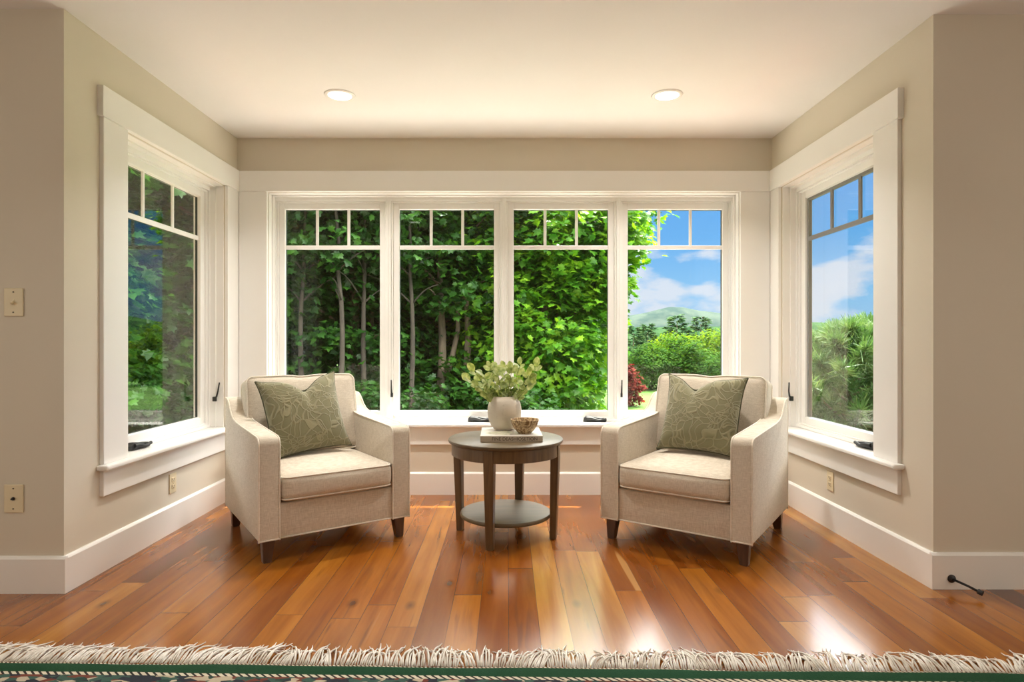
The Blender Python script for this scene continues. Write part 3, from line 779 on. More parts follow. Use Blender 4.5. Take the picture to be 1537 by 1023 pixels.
def leaf_shape(kind):
    if kind == 'oval':
        return np.array([(0, 0), (0.22, 0.25), (0.30, 0.55), (0.18, 0.85), (0, 1.0), (-0.18, 0.85), (-0.30, 0.55), (-0.22, 0.25)])
    if kind == 'maple':
        return np.array([(0, 0), (0.30, -0.05), (0.26, 0.16), (0.56, 0.22), (0.40, 0.42), (0.50, 0.72), (0.22, 0.62), (0, 1.0), (-0.22, 0.62), (-0.50, 0.72), (-0.40, 0.42), (-0.56, 0.22), (-0.26, 0.16), (-0.30, -0.05)])
    if kind == 'simple':
        return np.array([(0, 0), (0.34, 0.35), (0.22, 0.75), (0, 1.0), (-0.22, 0.75), (-0.34, 0.35)])
    if kind == 'needle':
        return np.array([(-0.035, 0), (0.035, 0), (0.014, 1.0), (-0.014, 1.0)])
def leaves(mb, P, D, N, size, kind='simple', fold=0.12, width=1.0):
    """P base points, D tip directions, N up normals (k,3); size (k,)"""
    S_ = leaf_shape(kind); k = len(P)
    D = D/np.linalg.norm(D, axis=1, keepdims=True); X = np.cross(D, N); X /= np.linalg.norm(X, axis=1, keepdims=True)+1e-9; Nn = np.cross(X, D)
    m_ = len(S_); size = np.broadcast_to(np.asarray(size, float), (k,))
    V = (P[:, None, :] + X[:, None, :]*(S_[None, :, 0:1]*size[:, None, None]*width) + D[:, None, :]*(S_[None, :, 1:2]*size[:, None, None])
         + Nn[:, None, :]*((np.abs(S_[None, :, 0:1])*fold*2 - (S_[None, :, 1:2]**2)*fold)*size[:, None, None]))
    base = mb.n; mb.v.append(V.reshape(-1, 3)); mb.n += k*m_
    idx = base+np.arange(k*m_).reshape(k, m_)
    mb.f += [tuple(r) for r in idx.tolist()]
# arrangement
e = empty('leafy_arrangement', (VX, VY, ZT)); tag(e, 'loose spray of pale green leafy stems in the cream vase', 'plant arrangement')
rr = random.Random(11)
stems = [(-0.215, 0.01, 0.30), (-0.19, 0.03, 0.36), (-0.13, -0.04, 0.33), (-0.09, 0.05, 0.385), (-0.04, -0.05, 0.355), (0.0, 0.03, 0.385), (0.045, -0.03, 0.37), (0.10, 0.04, 0.40), (0.15, -0.03, 0.34), (0.20, 0.02, 0.385), (0.17, -0.05, 0.29), (-0.16, -0.06, 0.275)]
for i, (dx, dy, hz) in enumerate(stems):
    a0 = Vector((dx*0.12, dy*0.2, 0.03)); a1 = Vector((dx*0.30, dy*0.4, 0.20)); a2 = Vector((dx*0.75, dy, hz*0.80)); a3 = Vector((dx, dy*1.1, hz))
    pts = [((1-q)**3*a0+3*(1-q)**2*q*a1+3*(1-q)*q*q*a2+q**3*a3) for q in [k/12 for k in range(13)]]
    st = MB().tube([tuple(p_) for p_ in pts], [0.0026-0.0014*k/12 for k in range(13)], 6).build('stem', M_STEM, e, smooth=True)
    P, D, N, Z = [], [], [], []
    for k in (5, 7, 9, 11, 12):
        for s in (-1, 1):
            if k == 12 and s == 1: continue
            tg = (pts[min(k+1, 12)]-pts[k-1]).normalized()
            out_ = Vector((s*rr.uniform(0.5, 1), rr.uniform(-0.8, 0.8), rr.uniform(0.0, 0.6))).normalized()
            d = (tg*(0.5 if k < 12 else 2)+out_).normalized()
            P.append(pts[k]); D.append(d); N.append(Vector((rr.uniform(-.5, .5), rr.uniform(-1.1, -.2), rr.uniform(0.2, 1)))); Z.append(rr.uniform(0.046, 0.078))
    lb = MB(); leaves(lb, np.array(P), np.array(D), np.array(N), np.array(Z), 'oval', 0.12, 1.15)
    lb.build('leaves', M_BOUQ, st)
# low greens at the mouth of the vase
P, D, N, Z = [], [], [], []
for k in range(60):
    a = rr.uniform(0, 6.283); r_ = rr.uniform(0, 0.06)
    P.append((math.cos(a)*r_, math.sin(a)*r_, rr.uniform(0.195, 0.24))); D.append((math.cos(a)*0.5+rr.uniform(-.2, .2), math.sin(a)*0.5, rr.uniform(0.5, 1.2))); N.append((math.cos(a+1.3), math.sin(a+1.3), 0.2)); Z.append(rr.uniform(0.03, 0.055))
lb = MB(); leaves(lb, np.array(P), np.array(D), np.array(N), np.array(Z), 'oval', 0.1, 0.55); lb.build('filler_greens', leaf_mat('deeper green filler', [(0.06, 0.10, 0.03), (0.14, 0.20, 0.06), (0.25, 0.32, 0.12)], 0.4, 30), e)['kind'] = 'stuff'

# ------------------------------------------------------------------ rug
RY0, RSL = 2.206, -0.0206          # edge line: y = RY0 + RSL*x
m, t, out = mat('patterned wool rug')
tc = t.new('ShaderNodeTexCoord'); sp = t.new('ShaderNodeSeparateXYZ', {0: tc.outputs['Object']})
x, y = sp.outputs[0], sp.outputs[1]
d = t.math('MULTIPLY', y, -1.0)
nn = t.new('ShaderNodeTexNoise', {'Vector': tc.outputs['Object'], 'Scale': 9.0, 'Detail': 2.0})
d = t.math('ADD', d, t.math('MULTIPLY', t.math('SUBTRACT', nn.outputs[0], 0.5), 0.006))
bead = t.math('SINE', t.math('MULTIPLY', t.math('ADD', x, t.math('MULTIPLY', y, 0.8)), 420.0))
beadc = t.mix(t.math('GREATER_THAN', bead, 0.1), (0.60, 0.53, 0.42), (0.10, 0.045, 0.03))
bead2 = t.math('SINE', t.math('MULTIPLY', t.math('ADD', x, t.math('MULTIPLY', y, 1.2)), 230.0))
beadc2 = t.mix(t.math('GREATER_THAN', bead2, 0.35), (0.62, 0.56, 0.44), (0.035, 0.03, 0.028))
fz = t.new('ShaderNodeTexNoise', {'Vector': tc.outputs['Object'], 'Scale': 300.0, 'Detail': 2.0})
fld = t.new('ShaderNodeTexVoronoi', {'Vector': t.new('ShaderNodeMapping', {'Vector': tc.outputs['Object'], 'Scale': (30, 60, 1)}).outputs[0], 'Scale': 1.0})
fs = t.new('ShaderNodeSeparateColor', {0: fld.outputs['Color']})
fcol = t.ramp(fs.outputs[0], [(0.0, (0.03, 0.035, 0.045)), (0.3, (0.05, 0.10, 0.08)), (0.5, (0.16, 0.05, 0.035)), (0.68, (0.45, 0.38, 0.28)), (0.85, (0.03, 0.06, 0.05))], 'CONSTANT')
grn = t.mix(fz.outputs[0], (0.010, 0.042, 0.020), (0.022, 0.075, 0.035))
c = t.mix(t.math('GREATER_THAN', d, 0.014), beadc, grn)
c = t.mix(t.math('GREATER_THAN', d, 0.072), c, beadc2)
c = t.mix(t.math('GREATER_THAN', d, 0.090), c, fcol)
b = t.new('ShaderNodeBump', {'Height': fz.outputs[0], 'Strength': 0.6, 'Distance': 0.003})
p = t.new('ShaderNodeBsdfPrincipled', {'Base Color': c, 'Roughness': 0.95, 'Normal': b.outputs[0], 'Specular IOR Level': 0.1}); t.l.new(p.outputs[0], out.inputs[0]); M_RUG = m
ra = math.atan(RSL)
e = empty('area_rug', (0, RY0, 0), ra); tag(e, 'green bordered area rug with shaggy white fringe on the floor', 'rug')
mb = MB(); nx, prof = 160, [(0.0, 0.001), (0.0, 0.006), (-0.004, 0.009), (-0.012, 0.010), (-0.018, 0.013), (-0.03, 0.0145), (-0.06, 0.0145), (-0.072, 0.012), (-0.1, 0.012), (-3.0, 0.012), (-3.0, 0.001)]
V = []; Fc = []; m_ = len(prof)
for i in range(nx+1):
    xx = -2.45+4.9*i/nx; wob = 0.004*math.sin(xx*5.3)+0.003*math.sin(xx*11.7+1)
    for (yy, zz) in prof: V.append((xx, yy+(wob if yy > -1 else 0), zz))
for i in range(nx):
    for k in range(m_-1): Fc.append((i*m_+k, i*m_+k+1, (i+1)*m_+k+1, (i+1)*m_+k))
Fc.append(tuple(range(m_))); Fc.append(tuple(nx*m_+k for k in reversed(range(m_))))
fix(MB().add(V, Fc).build('rug_body', M_RUG, e, angle=60))
# fringe
m, t, out = mat('ivory cotton fringe')
tc = t.new('ShaderNodeTexCoord'); n1 = t.new('ShaderNodeTexNoise', {'Vector': tc.outputs['Object'], 'Scale': 14.0, 'Detail': 3.0})
c = t.mix(t.ramp(n1.outputs[0], [(0.35, 0.0), (0.65, 1.0)]), (0.66, 0.60, 0.52), (0.90, 0.87, 0.82))
p = t.new('ShaderNodeBsdfPrincipled', {'Base Color': c, 'Roughness': 0.9}); t.l.new(p.outputs[0], out.inputs[0]); M_FRINGE = m
mb = MB(); rr = random.Random(5); xx = -2.40
while xx < 2.40:
    cw = rr.uniform(0.035, 0.11); lean = rr.gauss(0.25*math.tanh(-xx*1.2)*-1, 0.35) + (0.35 if xx < -0.7 else (-0.05))
    if rr.random() < 0.10: lean *= 2
    length = rr.uniform(0.13, 0.175)
    ns = int(cw/0.0068)
    for s in range(ns):
        f = (s+0.5)/ns; x0 = xx+cw*f+rr.uniform(-.002, .002)
        ln = length*rr.uniform(0.72, 1.08); ang = lean+(f-0.5)*rr.uniform(-0.2, 0.7)+rr.gauss(0, 0.16)
        curl = rr.gauss(0, 0.55)
        pts = []; px_, py_ = x0, -0.002; h0 = rr.uniform(0.004, 0.008); hh = rr.uniform(0.008, 0.026); a = ang*0.4
        nseg = 7
        for k in range(nseg+1):
            q = k/nseg; zz = h0*(1-q)+hh*math.sin(min(1, q*1.15)*math.pi)*0.9+0.002
            pts.append((px_, py_, max(0.0022, zz)))
            a = ang*(0.4+0.6*q)+curl*q; px_ += math.sin(a)*ln/nseg; py_ += math.cos(a)*ln/nseg
        mb.tube(pts, [0.0028, 0.0036, 0.0036, 0.0034, 0.0032, 0.0029, 0.0023, 0.0010], 5)
    xx += cw*(1.0 if rr.random() < 0.6 else 1.12)
fr = mb.build('fringe', M_FRINGE, e, smooth=True); fr['kind'] = 'stuff'; fr['label'] = 'shaggy ivory cotton fringe'

# ------------------------------------------------------------------ outdoors
GZ = -0.90
def grass_mat(name, a, b):
    m, t, out = mat(name)
    tc = t.new('ShaderNodeTexCoord')
    n1 = t.new('ShaderNodeTexNoise', {'Vector': tc.outputs['Object'], 'Scale': 0.8, 'Detail': 8.0, 'Roughness': 0.7})
    c = t.mix(t.ramp(n1.outputs[0], [(0.35, 0.0), (0.65, 1.0)]), a, b)
    p = t.new('ShaderNodeBsdfPrincipled', {'Base Color': c, 'Roughness': 0.9, 'Specular IOR Level': 0.1}); t.l.new(p.outputs[0], out.inputs[0]); return m
M_LAWN = grass_mat('mown lawn', (0.035, 0.085, 0.012), (0.06, 0.12, 0.02))
# terrain: level lawn, then falling gently away
V = []; Fc = []; n = 60
xs = np.linspace(-90, 150, n); ys = np.concatenate([np.linspace(-30, 40, 30), np.linspace(44, 300, n-30)])
for yy in ys:
    for xx in xs:
        zz = GZ - max(0, yy-30)*0.035 - max(0, xx-14)*0.05
        V.append((xx, yy, zz))
for j in range(n-1):
    for i in range(n-1): Fc.append((j*n+i, j*n+i+1, (j+1)*n+i+1, (j+1)*n+i))
struct(MB().add(V, Fc).build('ground', M_LAWN, smooth=True))

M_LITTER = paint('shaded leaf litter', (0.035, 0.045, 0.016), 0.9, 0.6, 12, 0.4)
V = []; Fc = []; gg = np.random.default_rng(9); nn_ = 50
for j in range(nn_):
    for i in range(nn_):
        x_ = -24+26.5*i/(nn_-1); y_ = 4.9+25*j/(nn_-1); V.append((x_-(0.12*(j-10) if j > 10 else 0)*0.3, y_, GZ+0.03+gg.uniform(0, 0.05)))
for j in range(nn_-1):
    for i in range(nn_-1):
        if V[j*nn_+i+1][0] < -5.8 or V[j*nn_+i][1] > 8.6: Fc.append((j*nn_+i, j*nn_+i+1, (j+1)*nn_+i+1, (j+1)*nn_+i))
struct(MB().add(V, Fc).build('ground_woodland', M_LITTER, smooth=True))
M_BOUNCE = paint('pale bounce slab', (0.50, 0.47, 0.43), 0.8, 0.3, 40, 0.1)  # unseen pale slab added to bounce neutral light up to the ceiling
struct(MB().box(-5.5, 5.5, YB+TH+0.02, 8.4, GZ-0.1, GZ+0.04, 0.01).box(-5.5, XL-TH-0.02, YNL+TH+0.02, YB+TH+0.02, GZ-0.1, GZ+0.04, 0.01).box(XR+TH+0.02, 5.5, YNR+TH+0.02, YB+TH+0.02, GZ-0.1, GZ+0.04, 0.01).build('ground_bounce', M_BOUNCE))
def ridge(name, Rd, prof, m, t0, t1, base=-60, jit=0.0015, depth=0.35, seed=1):
    """hill range: crest height given as tan(elevation) over t = x/y, with real depth towards and away"""
    g = np.random.default_rng(seed); nt = 260; ts = np.linspace(t0, t1, nt)
    hs = np.interp(ts, [q[0] for q in prof], [q[1] for q in prof])
    k = np.convolve(g.normal(0, 1, nt+20), np.hanning(9)/4, 'same')[10:-10]; k2 = g.normal(0, 1, nt)
    hs = hs+jit*k+jit*0.25*k2
    rows = []; 
    for s in np.linspace(-1, 1, 25):
        Y = Rd*(1+depth*s); prof_s = (1-abs(s))**1.2
        rowj = np.convolve(g.normal(0, 1, nt+20), np.hanning(13)/5, 'same')[10:-10]
        top = CH+hs*Rd
        zz = base+(top-base)*(prof_s) + rowj*jit*Rd*1.6*(1-prof_s)*(1 if abs(s) > 0.01 else 0)
        rows.append(np.stack([ts*Y, np.full(nt, Y), zz], 1))
    V = np.concatenate(rows); Fc = [(j*nt+i, j*nt+i+1, (j+1)*nt+i+1, (j+1)*nt+i) for j in range(24) for i in range(nt-1)]
    o = MB().add(V, Fc).build(name, m, smooth=True); return struct(o)
def hill_mat(name, a, b, sc):
    m, t, out = mat(name)
    tc = t.new('ShaderNodeTexCoord')
    n1 = t.new('ShaderNodeTexNoise', {'Vector': tc.outputs['Object'], 'Scale': sc, 'Detail': 8.0, 'Roughness': 0.65})
    c = t.mix(t.ramp(n1.outputs[0], [(0.4, 0.0), (0.6, 1.0)]), a, b)
    bm_ = t.new('ShaderNodeBump', {'Height': n1.outputs[0], 'Strength': 0.6, 'Distance': 2.0/sc*0.05})
    p = t.new('ShaderNodeBsdfPrincipled', {'Base Color': c, 'Roughness': 1.0, 'Specular IOR Level': 0.0, 'Normal': bm_.outputs[0]}); t.l.new(p.outputs[0], out.inputs[0]); return m
M_MTN = hill_mat('haze tinted wooded mountain', (0.021, 0.033, 0.030), (0.036, 0.049, 0.040), 0.02)  # blue-grey distance haze is put into the mountain's base colour
M_HILL = hill_mat('wooded green hills', (0.010, 0.027, 0.012), (0.022, 0.044, 0.018), 0.08)
ridge('mountain', 1500, [(-.6, .028), (.1, .034), (.18, .039), (.215, .044), (.24, .050), (.262, .0555), (.285, .0550), (.31, .0500), (.345, .0455), (.42, .036), (.5, .030), (.8, .028)], M_MTN, -0.6, 0.9, base=-150, jit=0.0006, seed=3)
ridge('hills', 420, [(-.6, .020), (.2, .022), (.35, .024), (.45, .028), (.50, .030), (.545, .029), (.57, .034), (.60, .040), (.66, .043), (.8, .036), (1.4, .03)], M_HILL, -0.6, 1.5, base=-40, jit=0.0009, seed=5)

M_BARK = wood('grey brown bark', (0.06, 0.043, 0.026), (0.15, 0.11, 0.07), (12, 12, 2), 0.9)
M_MAPLE = leaf_mat('maple leaves', [(0.022, 0.10, 0.007), (0.075, 0.22, 0.011), (0.20, 0.36, 0.016)], 0.55, 2.5)
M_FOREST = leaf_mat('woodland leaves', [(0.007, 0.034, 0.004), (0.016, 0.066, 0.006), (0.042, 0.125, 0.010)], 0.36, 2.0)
M_SHRUB = leaf_mat('yellow green shrub leaves', [(0.030, 0.075, 0.007), (0.065, 0.125, 0.008), (0.115, 0.17, 0.010)], 0.45, 3.0, 0.9)
M_GREEN = leaf_mat('mid green shrub leaves', [(0.010, 0.036, 0.006), (0.026, 0.075, 0.010), (0.05, 0.10, 0.012)], 0.4, 3.0, 0.9)
M_CONIF = leaf_mat('conifer needles', [(0.020, 0.055, 0.026), (0.040, 0.088, 0.036), (0.075, 0.13, 0.045)], 0.25, 2.0, 0.9, (1, 1, .6))
M_PINE = leaf_mat('pine needles', [(0.035, 0.085, 0.025), (0.07, 0.14, 0.04), (0.14, 0.21, 0.075)], 0.3, 6.0, 0.45, (1, 1, .6))
M_RED = leaf_mat('dark red leaves', [(0.06, 0.008, 0.008), (0.12, 0.016, 0.014), (0.18, 0.04, 0.025)], 0.35, 5.0, 0.9, (1.2, 0.8, 0.8))

def branches(mb, base, h, r, g, nb=7, spread=1.6, lean=(0, 0), z0=0.25):
    pts = []; p = np.array(base, float)
    for k in range(12):
        q = k/11; pts.append((p[0]+lean[0]*q*h+0.12*math.sin(q*5+g.uniform(0, .6)), p[1]+lean[1]*q*h, p[2]+h*q))
    mb.tube(pts, [r*(1-0.75*k/11) for k in range(12)], 10)
    tips = []
    for b in range(nb):
        q = g.uniform(z0, 0.9); k = int(q*11); s = np.array(pts[k]); a = g.uniform(0, 6.283); L = spread*g.uniform(0.6, 1.1)
        bp_ = [tuple(s+np.array([math.cos(a)*L*w, math.sin(a)*L*w, L*0.55*w+0.15*L*math.sin(w*3)])) for w in np.linspace(0, 1, 6)]
        mb.tube(bp_, [r*(0.42-0.32*w)*(1-0.4*q) for w in np.linspace(0, 1, 6)], 7); tips.append(bp_[-1])
    return pts, tips
def crown(mb, g, ctr, rad, ncl, per, size, kind, clr=0.45, shell=0.35, flat=0.6):
    """clusters of leaves: each cluster is a drooping fan of leaves around a twig tip"""
    P, D, N, Z = [], [], [], []
    d = g.normal(0, 1, (ncl, 3)); d /= np.linalg.norm(d, axis=1, keepdims=True)
    r_ = (g.uniform(shell**3, 1, ncl))**(1/3)
    C = np.array(ctr)+d*r_[:, None]*np.array(rad)
    k = np.repeat(np.arange(ncl), per); m_ = len(k)
    off = np.clip(g.normal(0, 1, (m_, 3)), -1.6, 1.6); off[:, 2] *= flat; off *= clr*0.5
    P = C[k]+off
    out_ = d[k]*np.array([1, 1, 0.4]); az = g.uniform(0, 6.283, m_)
    D = np.stack([np.cos(az), np.sin(az), g.uniform(-0.75, 0.1, m_)], 1)+out_*0.8
    N = np.stack([g.normal(0, .45, m_), g.normal(0, .45, m_), np.ones(m_)], 1)+out_*0.35
    leaves(mb, P, D, N, size*g.uniform(0.6, 1.25, m_), kind, 0.12, 1.0)
def tree(name, loc, g, label, cat, group, lm, crowns, trunk, kind='maple', size=0.2, bark=M_BARK):
    e = empty(name, loc); tag(e, label, cat, group)
    tb = MB()
    for tr_ in trunk: branches(tb, tr_[0], tr_[1], tr_[2], g, *tr_[3:])
    tb.build('trunk', bark, e, smooth=True)
    lb = MB()
    for (ctr, rad, ncl, per, clr) in crowns: crown(lb, g, ctr, rad, ncl, per, size, kind, clr)
    lb.build('foliage', lm, e)
    return e
g = np.random.default_rng(21)
# the big maple filling the middle windows
tree('maple_tree', (0.75, 14.3, GZ), g, 'large bright green maple tree outside the two middle windows', 'tree', None, M_MAPLE,
     [((0.0, 0.3, 2.5), (1.80, 1.9, 2.9), 520, 30, 0.5), ((0.1, 0, 5.0), (2.6, 2.4, 1.8), 200, 24, 0.7), ((-1.3, 0.6, 2.6), (1.3, 1.3, 2.4), 120, 24, 0.5), ((1.45, -0.1, 4.5), (0.95, 1.2, 0.9), 80, 22, 0.4), ((1.35, 0.0, 3.5), (0.75, 1.0, 1.0), 70, 22, 0.35)],
     [((0.0, 0, 0), 6.0, 0.13, 10, 1.8, (0.03, 0))], 'maple', 0.175)
# two slender bare trunks in front of the second window
tree('forked_tree', (-1.62, 13.6, GZ), g, 'slender tree with two pale bare trunks seen through the second window', 'tree', None, M_FOREST,
     [((0, 0.6, 5.6), (2.6, 2.0, 2.0), 260, 24, 0.6), ((-0.1, 1.2, 1.2), (1.6, 1.0, 1.6), 90, 22, 0.5), ((0.2, -0.5, 3.6), (1.5, 0.5, 0.9), 40, 20, 0.45), ((0.1, -0.6, 0.9), (1.3, 0.5, 0.8), 50, 20, 0.45)],
     [((0.0, 0, 0), 6.0, 0.115, 5, 1.2, (0.03, 0), 0.5), ((0.5, 0.2, 0), 6.0, 0.10, 5, 1.2, (0.055, 0), 0.5), ((0.15, 0.05, 1.2), 3.2, 0.07, 3, 1.0, (0.22, 0.0), 0.5)], 'maple', 0.17)
# woodland on the left: one tree built, the rest copied
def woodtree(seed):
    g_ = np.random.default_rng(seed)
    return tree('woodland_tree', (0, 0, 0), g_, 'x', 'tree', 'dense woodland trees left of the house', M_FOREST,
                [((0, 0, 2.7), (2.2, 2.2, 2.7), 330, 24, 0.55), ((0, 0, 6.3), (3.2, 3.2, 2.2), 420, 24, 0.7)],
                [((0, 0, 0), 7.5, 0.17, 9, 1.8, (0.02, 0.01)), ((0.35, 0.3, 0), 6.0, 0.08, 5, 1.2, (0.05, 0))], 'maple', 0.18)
wt = [woodtree(31), woodtree(32)]
spots = [(-3.6, 13.8, 0, 'nearest dark woodland tree seen through the first back window'),
         (-5.9, 12.4, 90, 'dark woodland tree behind the left edge of the first back window'),
         (-8.4, 12.2, 200, 'dark woodland tree at the far side of the left side window'),
         (-7.3, 9.2, 300, 'near dark leafy tree filling the left side window'),
         (-10.6, 10.6, 40, 'dark woodland tree at the near side of the left side window'),
         (-2.2, 18.2, 130, 'dark woodland tree behind the two bare trunks'),
         (-5.2, 17.6, 250, 'deep woodland tree in the second row behind the first window'),
         (-8.8, 16.8, 20, 'deep woodland tree in the second row, far left'),
         (1.2, 18.6, 170, 'dark woodland tree hidden behind the bright maple'),
         (-0.5, 22.5, 75, 'woodland tree in the last row behind the maple'),
         (-4.2, 22.5, 220, 'woodland tree in the last row behind the first two windows'),
         (-8.0, 22.0, 310, 'woodland tree in the last row at the left')]
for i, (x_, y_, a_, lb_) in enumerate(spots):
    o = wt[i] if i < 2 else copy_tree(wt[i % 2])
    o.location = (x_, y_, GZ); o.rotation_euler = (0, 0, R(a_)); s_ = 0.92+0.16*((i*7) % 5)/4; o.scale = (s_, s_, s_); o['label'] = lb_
M_BARK2 = wood('dark brown bark', (0.018, 0.014, 0.009), (0.055, 0.042, 0.028), (12, 12, 2), 0.9)  # darker brown bark for the saplings
# thin dark saplings in front of the woodland
def sapling():
    g_ = np.random.default_rng(77); e = empty('sapling_tree'); tb = MB()
    branches(tb, (0, 0, 0), 6.2, 0.062, g_, 6, 1.0, (0.03, 0), 0.45); tb.build('trunk', M_BARK2, e, smooth=True)
    lb = MB(); crown(lb, g_, (0.1, 0, 4.7), (1.0, 0.8, 1.3), 50, 20, 0.15, 'maple', 0.4); lb.build('foliage', M_FOREST, e); return e
sp_ = sapling()
for i, (x_, y_, a_, lb_) in enumerate([(-3.25, 11.4, 0, 'thin sapling trunk in the middle of the first back window'), (-2.75, 11.9, 120, 'thin sapling trunk at the right of the first back window'), (-3.85, 11.8, 240, 'thin sapling trunk at the left of the first back window'), (-2.0, 12.2, 60, 'thin sapling trunk at the left edge of the second window')]):
    o = sp_ if i == 0 else copy_tree(sp_)
    o.location = (x_, y_, GZ); o.rotation_euler = (0, 0, R(a_)); tag(o, lb_, 'tree', 'thin saplings before the woodland')
# undergrowth
def bush(name, g_, rad, ncl, per, size, lm, kind='simple', clr=0.3):
    e = empty(name); lb = MB(); crown(lb, g_, (0, 0, rad[2]*0.85), rad, ncl, per, size, kind, clr)
    V = lb.v[-1]; V[:, 2] = np.maximum(V[:, 2], 0.01)
    lb.build('foliage', lm, e)
    tb = MB()
    for k in range(7):
        a = 6.283*k/7; tb.tube([(0, 0, 0), (math.cos(a)*rad[0]*.25, math.sin(a)*rad[1]*.25, rad[2]*.6), (math.cos(a)*rad[0]*.6, math.sin(a)*rad[1]*.6, rad[2]*1.3)], [0.03, 0.02, 0.008], 6)
    tb.build('stems', M_BARK, e, smooth=True); return e
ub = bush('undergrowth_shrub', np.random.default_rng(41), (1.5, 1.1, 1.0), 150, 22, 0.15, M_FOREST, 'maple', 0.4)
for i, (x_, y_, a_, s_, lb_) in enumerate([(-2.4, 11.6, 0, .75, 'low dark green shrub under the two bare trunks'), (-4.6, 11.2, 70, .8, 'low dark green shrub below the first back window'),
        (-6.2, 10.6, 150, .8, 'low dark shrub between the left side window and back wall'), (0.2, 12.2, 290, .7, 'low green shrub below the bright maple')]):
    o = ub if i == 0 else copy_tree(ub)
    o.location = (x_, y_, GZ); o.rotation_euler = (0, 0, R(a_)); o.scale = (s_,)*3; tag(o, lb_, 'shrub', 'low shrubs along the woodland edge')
# conifers in the distance
def conifer(seed, h=9.0, rad=2.1, n=9000, L=0.85):
    g_ = np.random.default_rng(seed); e = empty('conifer_tree')
    MB().tube([(0, 0, 0), (0, 0, h*0.5), (0, 0, h*0.92)], [0.16, 0.09, 0.012], 8).build('trunk', M_BARK, e, smooth=True)
    nb = 110; lb = MB(); P, D, N, Z = [], [], [], []
    for b in range(nb):
        q = (b/nb)**0.9; zc = h*(0.06+0.92*q); rr_ = rad*(1-q)**0.75*g_.uniform(0.75, 1.1)+0.12; a = b*2.399+g_.uniform(-.3, .3)
        m_ = int(n/nb*(0.4+1.2*(1-q)))
        w = g_.uniform(0.1, 1, m_)**0.7
        ax = np.array([math.cos(a), math.sin(a)])
        sag = 0.10*rr_
        px_ = ax[0]*rr_*w; py_ = ax[1]*rr_*w; pz = zc-0.18*rr_*w+0.22*rr_*w**2
        sd = g_.choice([-1, 1], m_)
        P.append(np.stack([px_, py_, pz+g_.normal(0, .05, m_)], 1))
        D.append(np.stack([ax[0]*0.8-ax[1]*sd*g_.uniform(.2, .9, m_), ax[1]*0.8+ax[0]*sd*g_.uniform(.2, .9, m_), g_.uniform(-0.25, 0.45, m_)], 1))
        N.append(np.stack([g_.normal(0, .5, m_), g_.normal(0, .5, m_), np.ones(m_)], 1)); Z.append(L*g_.uniform(.35, .8, m_)*(0.5+0.5*(1-q)))
    leaves(lb, np.concatenate(P), np.concatenate(D), np.concatenate(N), np.concatenate(Z), 'simple', 0.1, 0.42)
    lb.build('needles', M_CONIF, e); return e
cf = [conifer(51), conifer(52, 9, 2.6)]
cspots = [(8.0, 39, .72, 'dark pointed conifer left of the tall pair'), (9.6, 42, .80, 'middle conifer left of the tall pair beyond the lawn'), (11.6, 42, .93, 'tallest left hand conifer of the pair below the mountain'), (13.4, 42.5, .92, 'tallest right hand conifer of the pair below the mountain'),
          (6.6, 36, .62, 'small conifer at the left edge of the fourth window'), (16.2, 46, .72, 'conifer behind the yellow green bush'), (10.4, 46, .80, 'conifer in the row behind the tall pair')]
for i, (x_, y_, s_, lb_) in enumerate(cspots):
    o = cf[i] if i < 2 else copy_tree(cf[i % 2])
    o.location = (x_, y_, GZ-max(0, y_-30)*0.035-4.9*s_+0.2); o.scale = (s_*1.45, s_*1.45, s_*1.05); o.rotation_euler = (0, 0, i*1.3); tag(o, lb_, 'tree', 'conifers beyond the lawn')
# shrub border beyond the lawn
sb = bush('broadleaf_shrub', np.random.default_rng(61), (1.9, 1.5, 1.55), 240, 24, 0.17, M_SHRUB, 'simple', 0.45)
db = bush('broadleaf_shrub', np.random.default_rng(62), (1.9, 1.5, 1.5), 240, 24, 0.17, M_GREEN, 'simple', 0.45)
sspots = [(sb, 9.9, 28.5, .92, 'rounded yellow green bush at the right of the fourth window'), (db, 6.2, 26.5, .70, 'dark green bush above the lawn, behind the red leaved shrub'), (db, 7.6, 27.0, .82, 'green bush left of the yellow green one'), (sb, 8.4, 31.0, .86, 'yellow green bush behind the green border bushes'),
          (db, 8.9, 25.2, .62, 'low green bush in front of the yellow green one'), (sb, 12.4, 30, 1.0, 'yellow green bush farthest right in the border')]
used = set()
for i, (p_, x_, y_, s_, lb_) in enumerate(sspots):
    o = p_ if p_.name not in used else copy_tree(p_); used.add(p_.name)
    o.location = (x_, y_, GZ); o.scale = (s_,)*3; o.rotation_euler = (0, 0, i*1.1); tag(o, lb_, 'shrub', 'shrub border beyond the lawn')
rb = bush('red_shrub', np.random.default_rng(66), (0.55, 0.5, 0.75), 60, 16, 0.15, M_RED, 'maple', 0.25); rb.location = (3.85, 19.6, GZ+0.02); rb.scale = (0.75, 0.75, 0.92)
tag(rb, 'small dark red leaved shrub at the edge of the lawn', 'shrub')
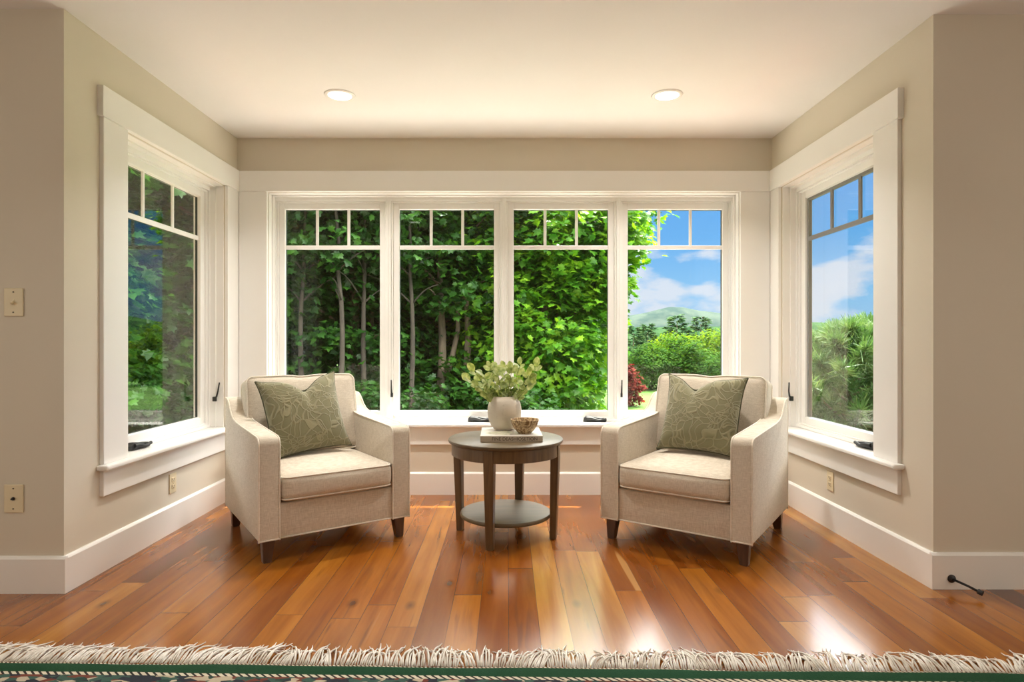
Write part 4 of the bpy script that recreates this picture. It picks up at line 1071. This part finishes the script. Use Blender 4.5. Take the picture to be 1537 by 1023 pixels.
# young pines outside the right side window
def pine(seed, h=2.3, rad=1.25):
    g_ = np.random.default_rng(seed); e = empty('young_pine')
    tb = MB(); tb.tube([(0, 0, 0), (0.02, 0, h*.5), (0, 0.02, h)], [0.045, 0.03, 0.007], 8); lb = MB(); P, D, N, Z = [], [], [], []
    for b in range(64):
        q = b/64; zc = h*(0.05+0.93*q); L = rad*(1-q)**0.6*g_.uniform(.7, 1.1)+0.08; a = b*2.399
        pts = [np.array([math.cos(a)*L*w, math.sin(a)*L*w, zc+L*0.30*w+0.25*L*w*w]) for w in np.linspace(0, 1, 7)]
        tb.tube([tuple(p_) for p_ in pts], [0.014*(1-w)+0.004 for w in np.linspace(0, 1, 7)], 6)
        for w in np.arange(0.35, 1.01, 0.085):
            c_ = pts[0]*(1-w)+pts[-1]*w; c_[2] = zc+L*0.30*w+0.25*L*w*w
            for sdir in range(2 if w < 0.97 else 1):
                off = np.array([-math.sin(a), math.cos(a), 0.3])*g_.uniform(0.02, 0.16)*(1 if sdir else -1)*(1.1-w)
                k = 26; base = c_+off; ax = (pts[-1]-pts[-2]); ax = ax/np.linalg.norm(ax)+np.array([0, 0, .25])
                dd = g_.normal(0, 1, (k, 3))*0.75+ax*0.9
                P.append(np.repeat(base[None], k, 0)+g_.normal(0, .012, (k, 3))); D.append(dd); N.append(g_.normal(0, 1, (k, 3))+0.01); Z.append(g_.uniform(.12, .20, k))
    k = 40; P.append(np.repeat(np.array([[0, 0.02, h]]), k, 0)); D.append(g_.normal(0, .5, (k, 3))+np.array([0, 0, 1.2])); N.append(g_.normal(0, 1, (k, 3))); Z.append(np.full(k, .13))
    leaves(lb, np.concatenate(P), np.concatenate(D), np.concatenate(N), np.concatenate(Z), 'needle', 0.03, 1.0)
    tb.build('branches', M_BARK, e, smooth=True); lb.build('needles', M_PINE, e); return e
pn = pine(71)
for i, (x_, y_, s_, rz_, lb_) in enumerate([(3.85, 6.9, 0.96, 0, 'young pine nearest the right side window, in its middle'), (4.75, 7.9, 1.0, 2, 'young pine at the right of the right side window'), (3.95, 8.3, 0.92, 4, 'young pine at the left edge of the right side window'),
        (5.4, 9.6, 1.0, 1, 'young pine in the second row outside the right side window'), (4.7, 6.0, .80, 3, 'lower young pine at the near end outside the right side window')]):
    o = pn if i == 0 else copy_tree(pn)
    o.location = (x_, y_, GZ); o.scale = (s_,)*3; o.rotation_euler = (0, 0, rz_); tag(o, lb_, 'young pine', 'young pines outside the right side window')
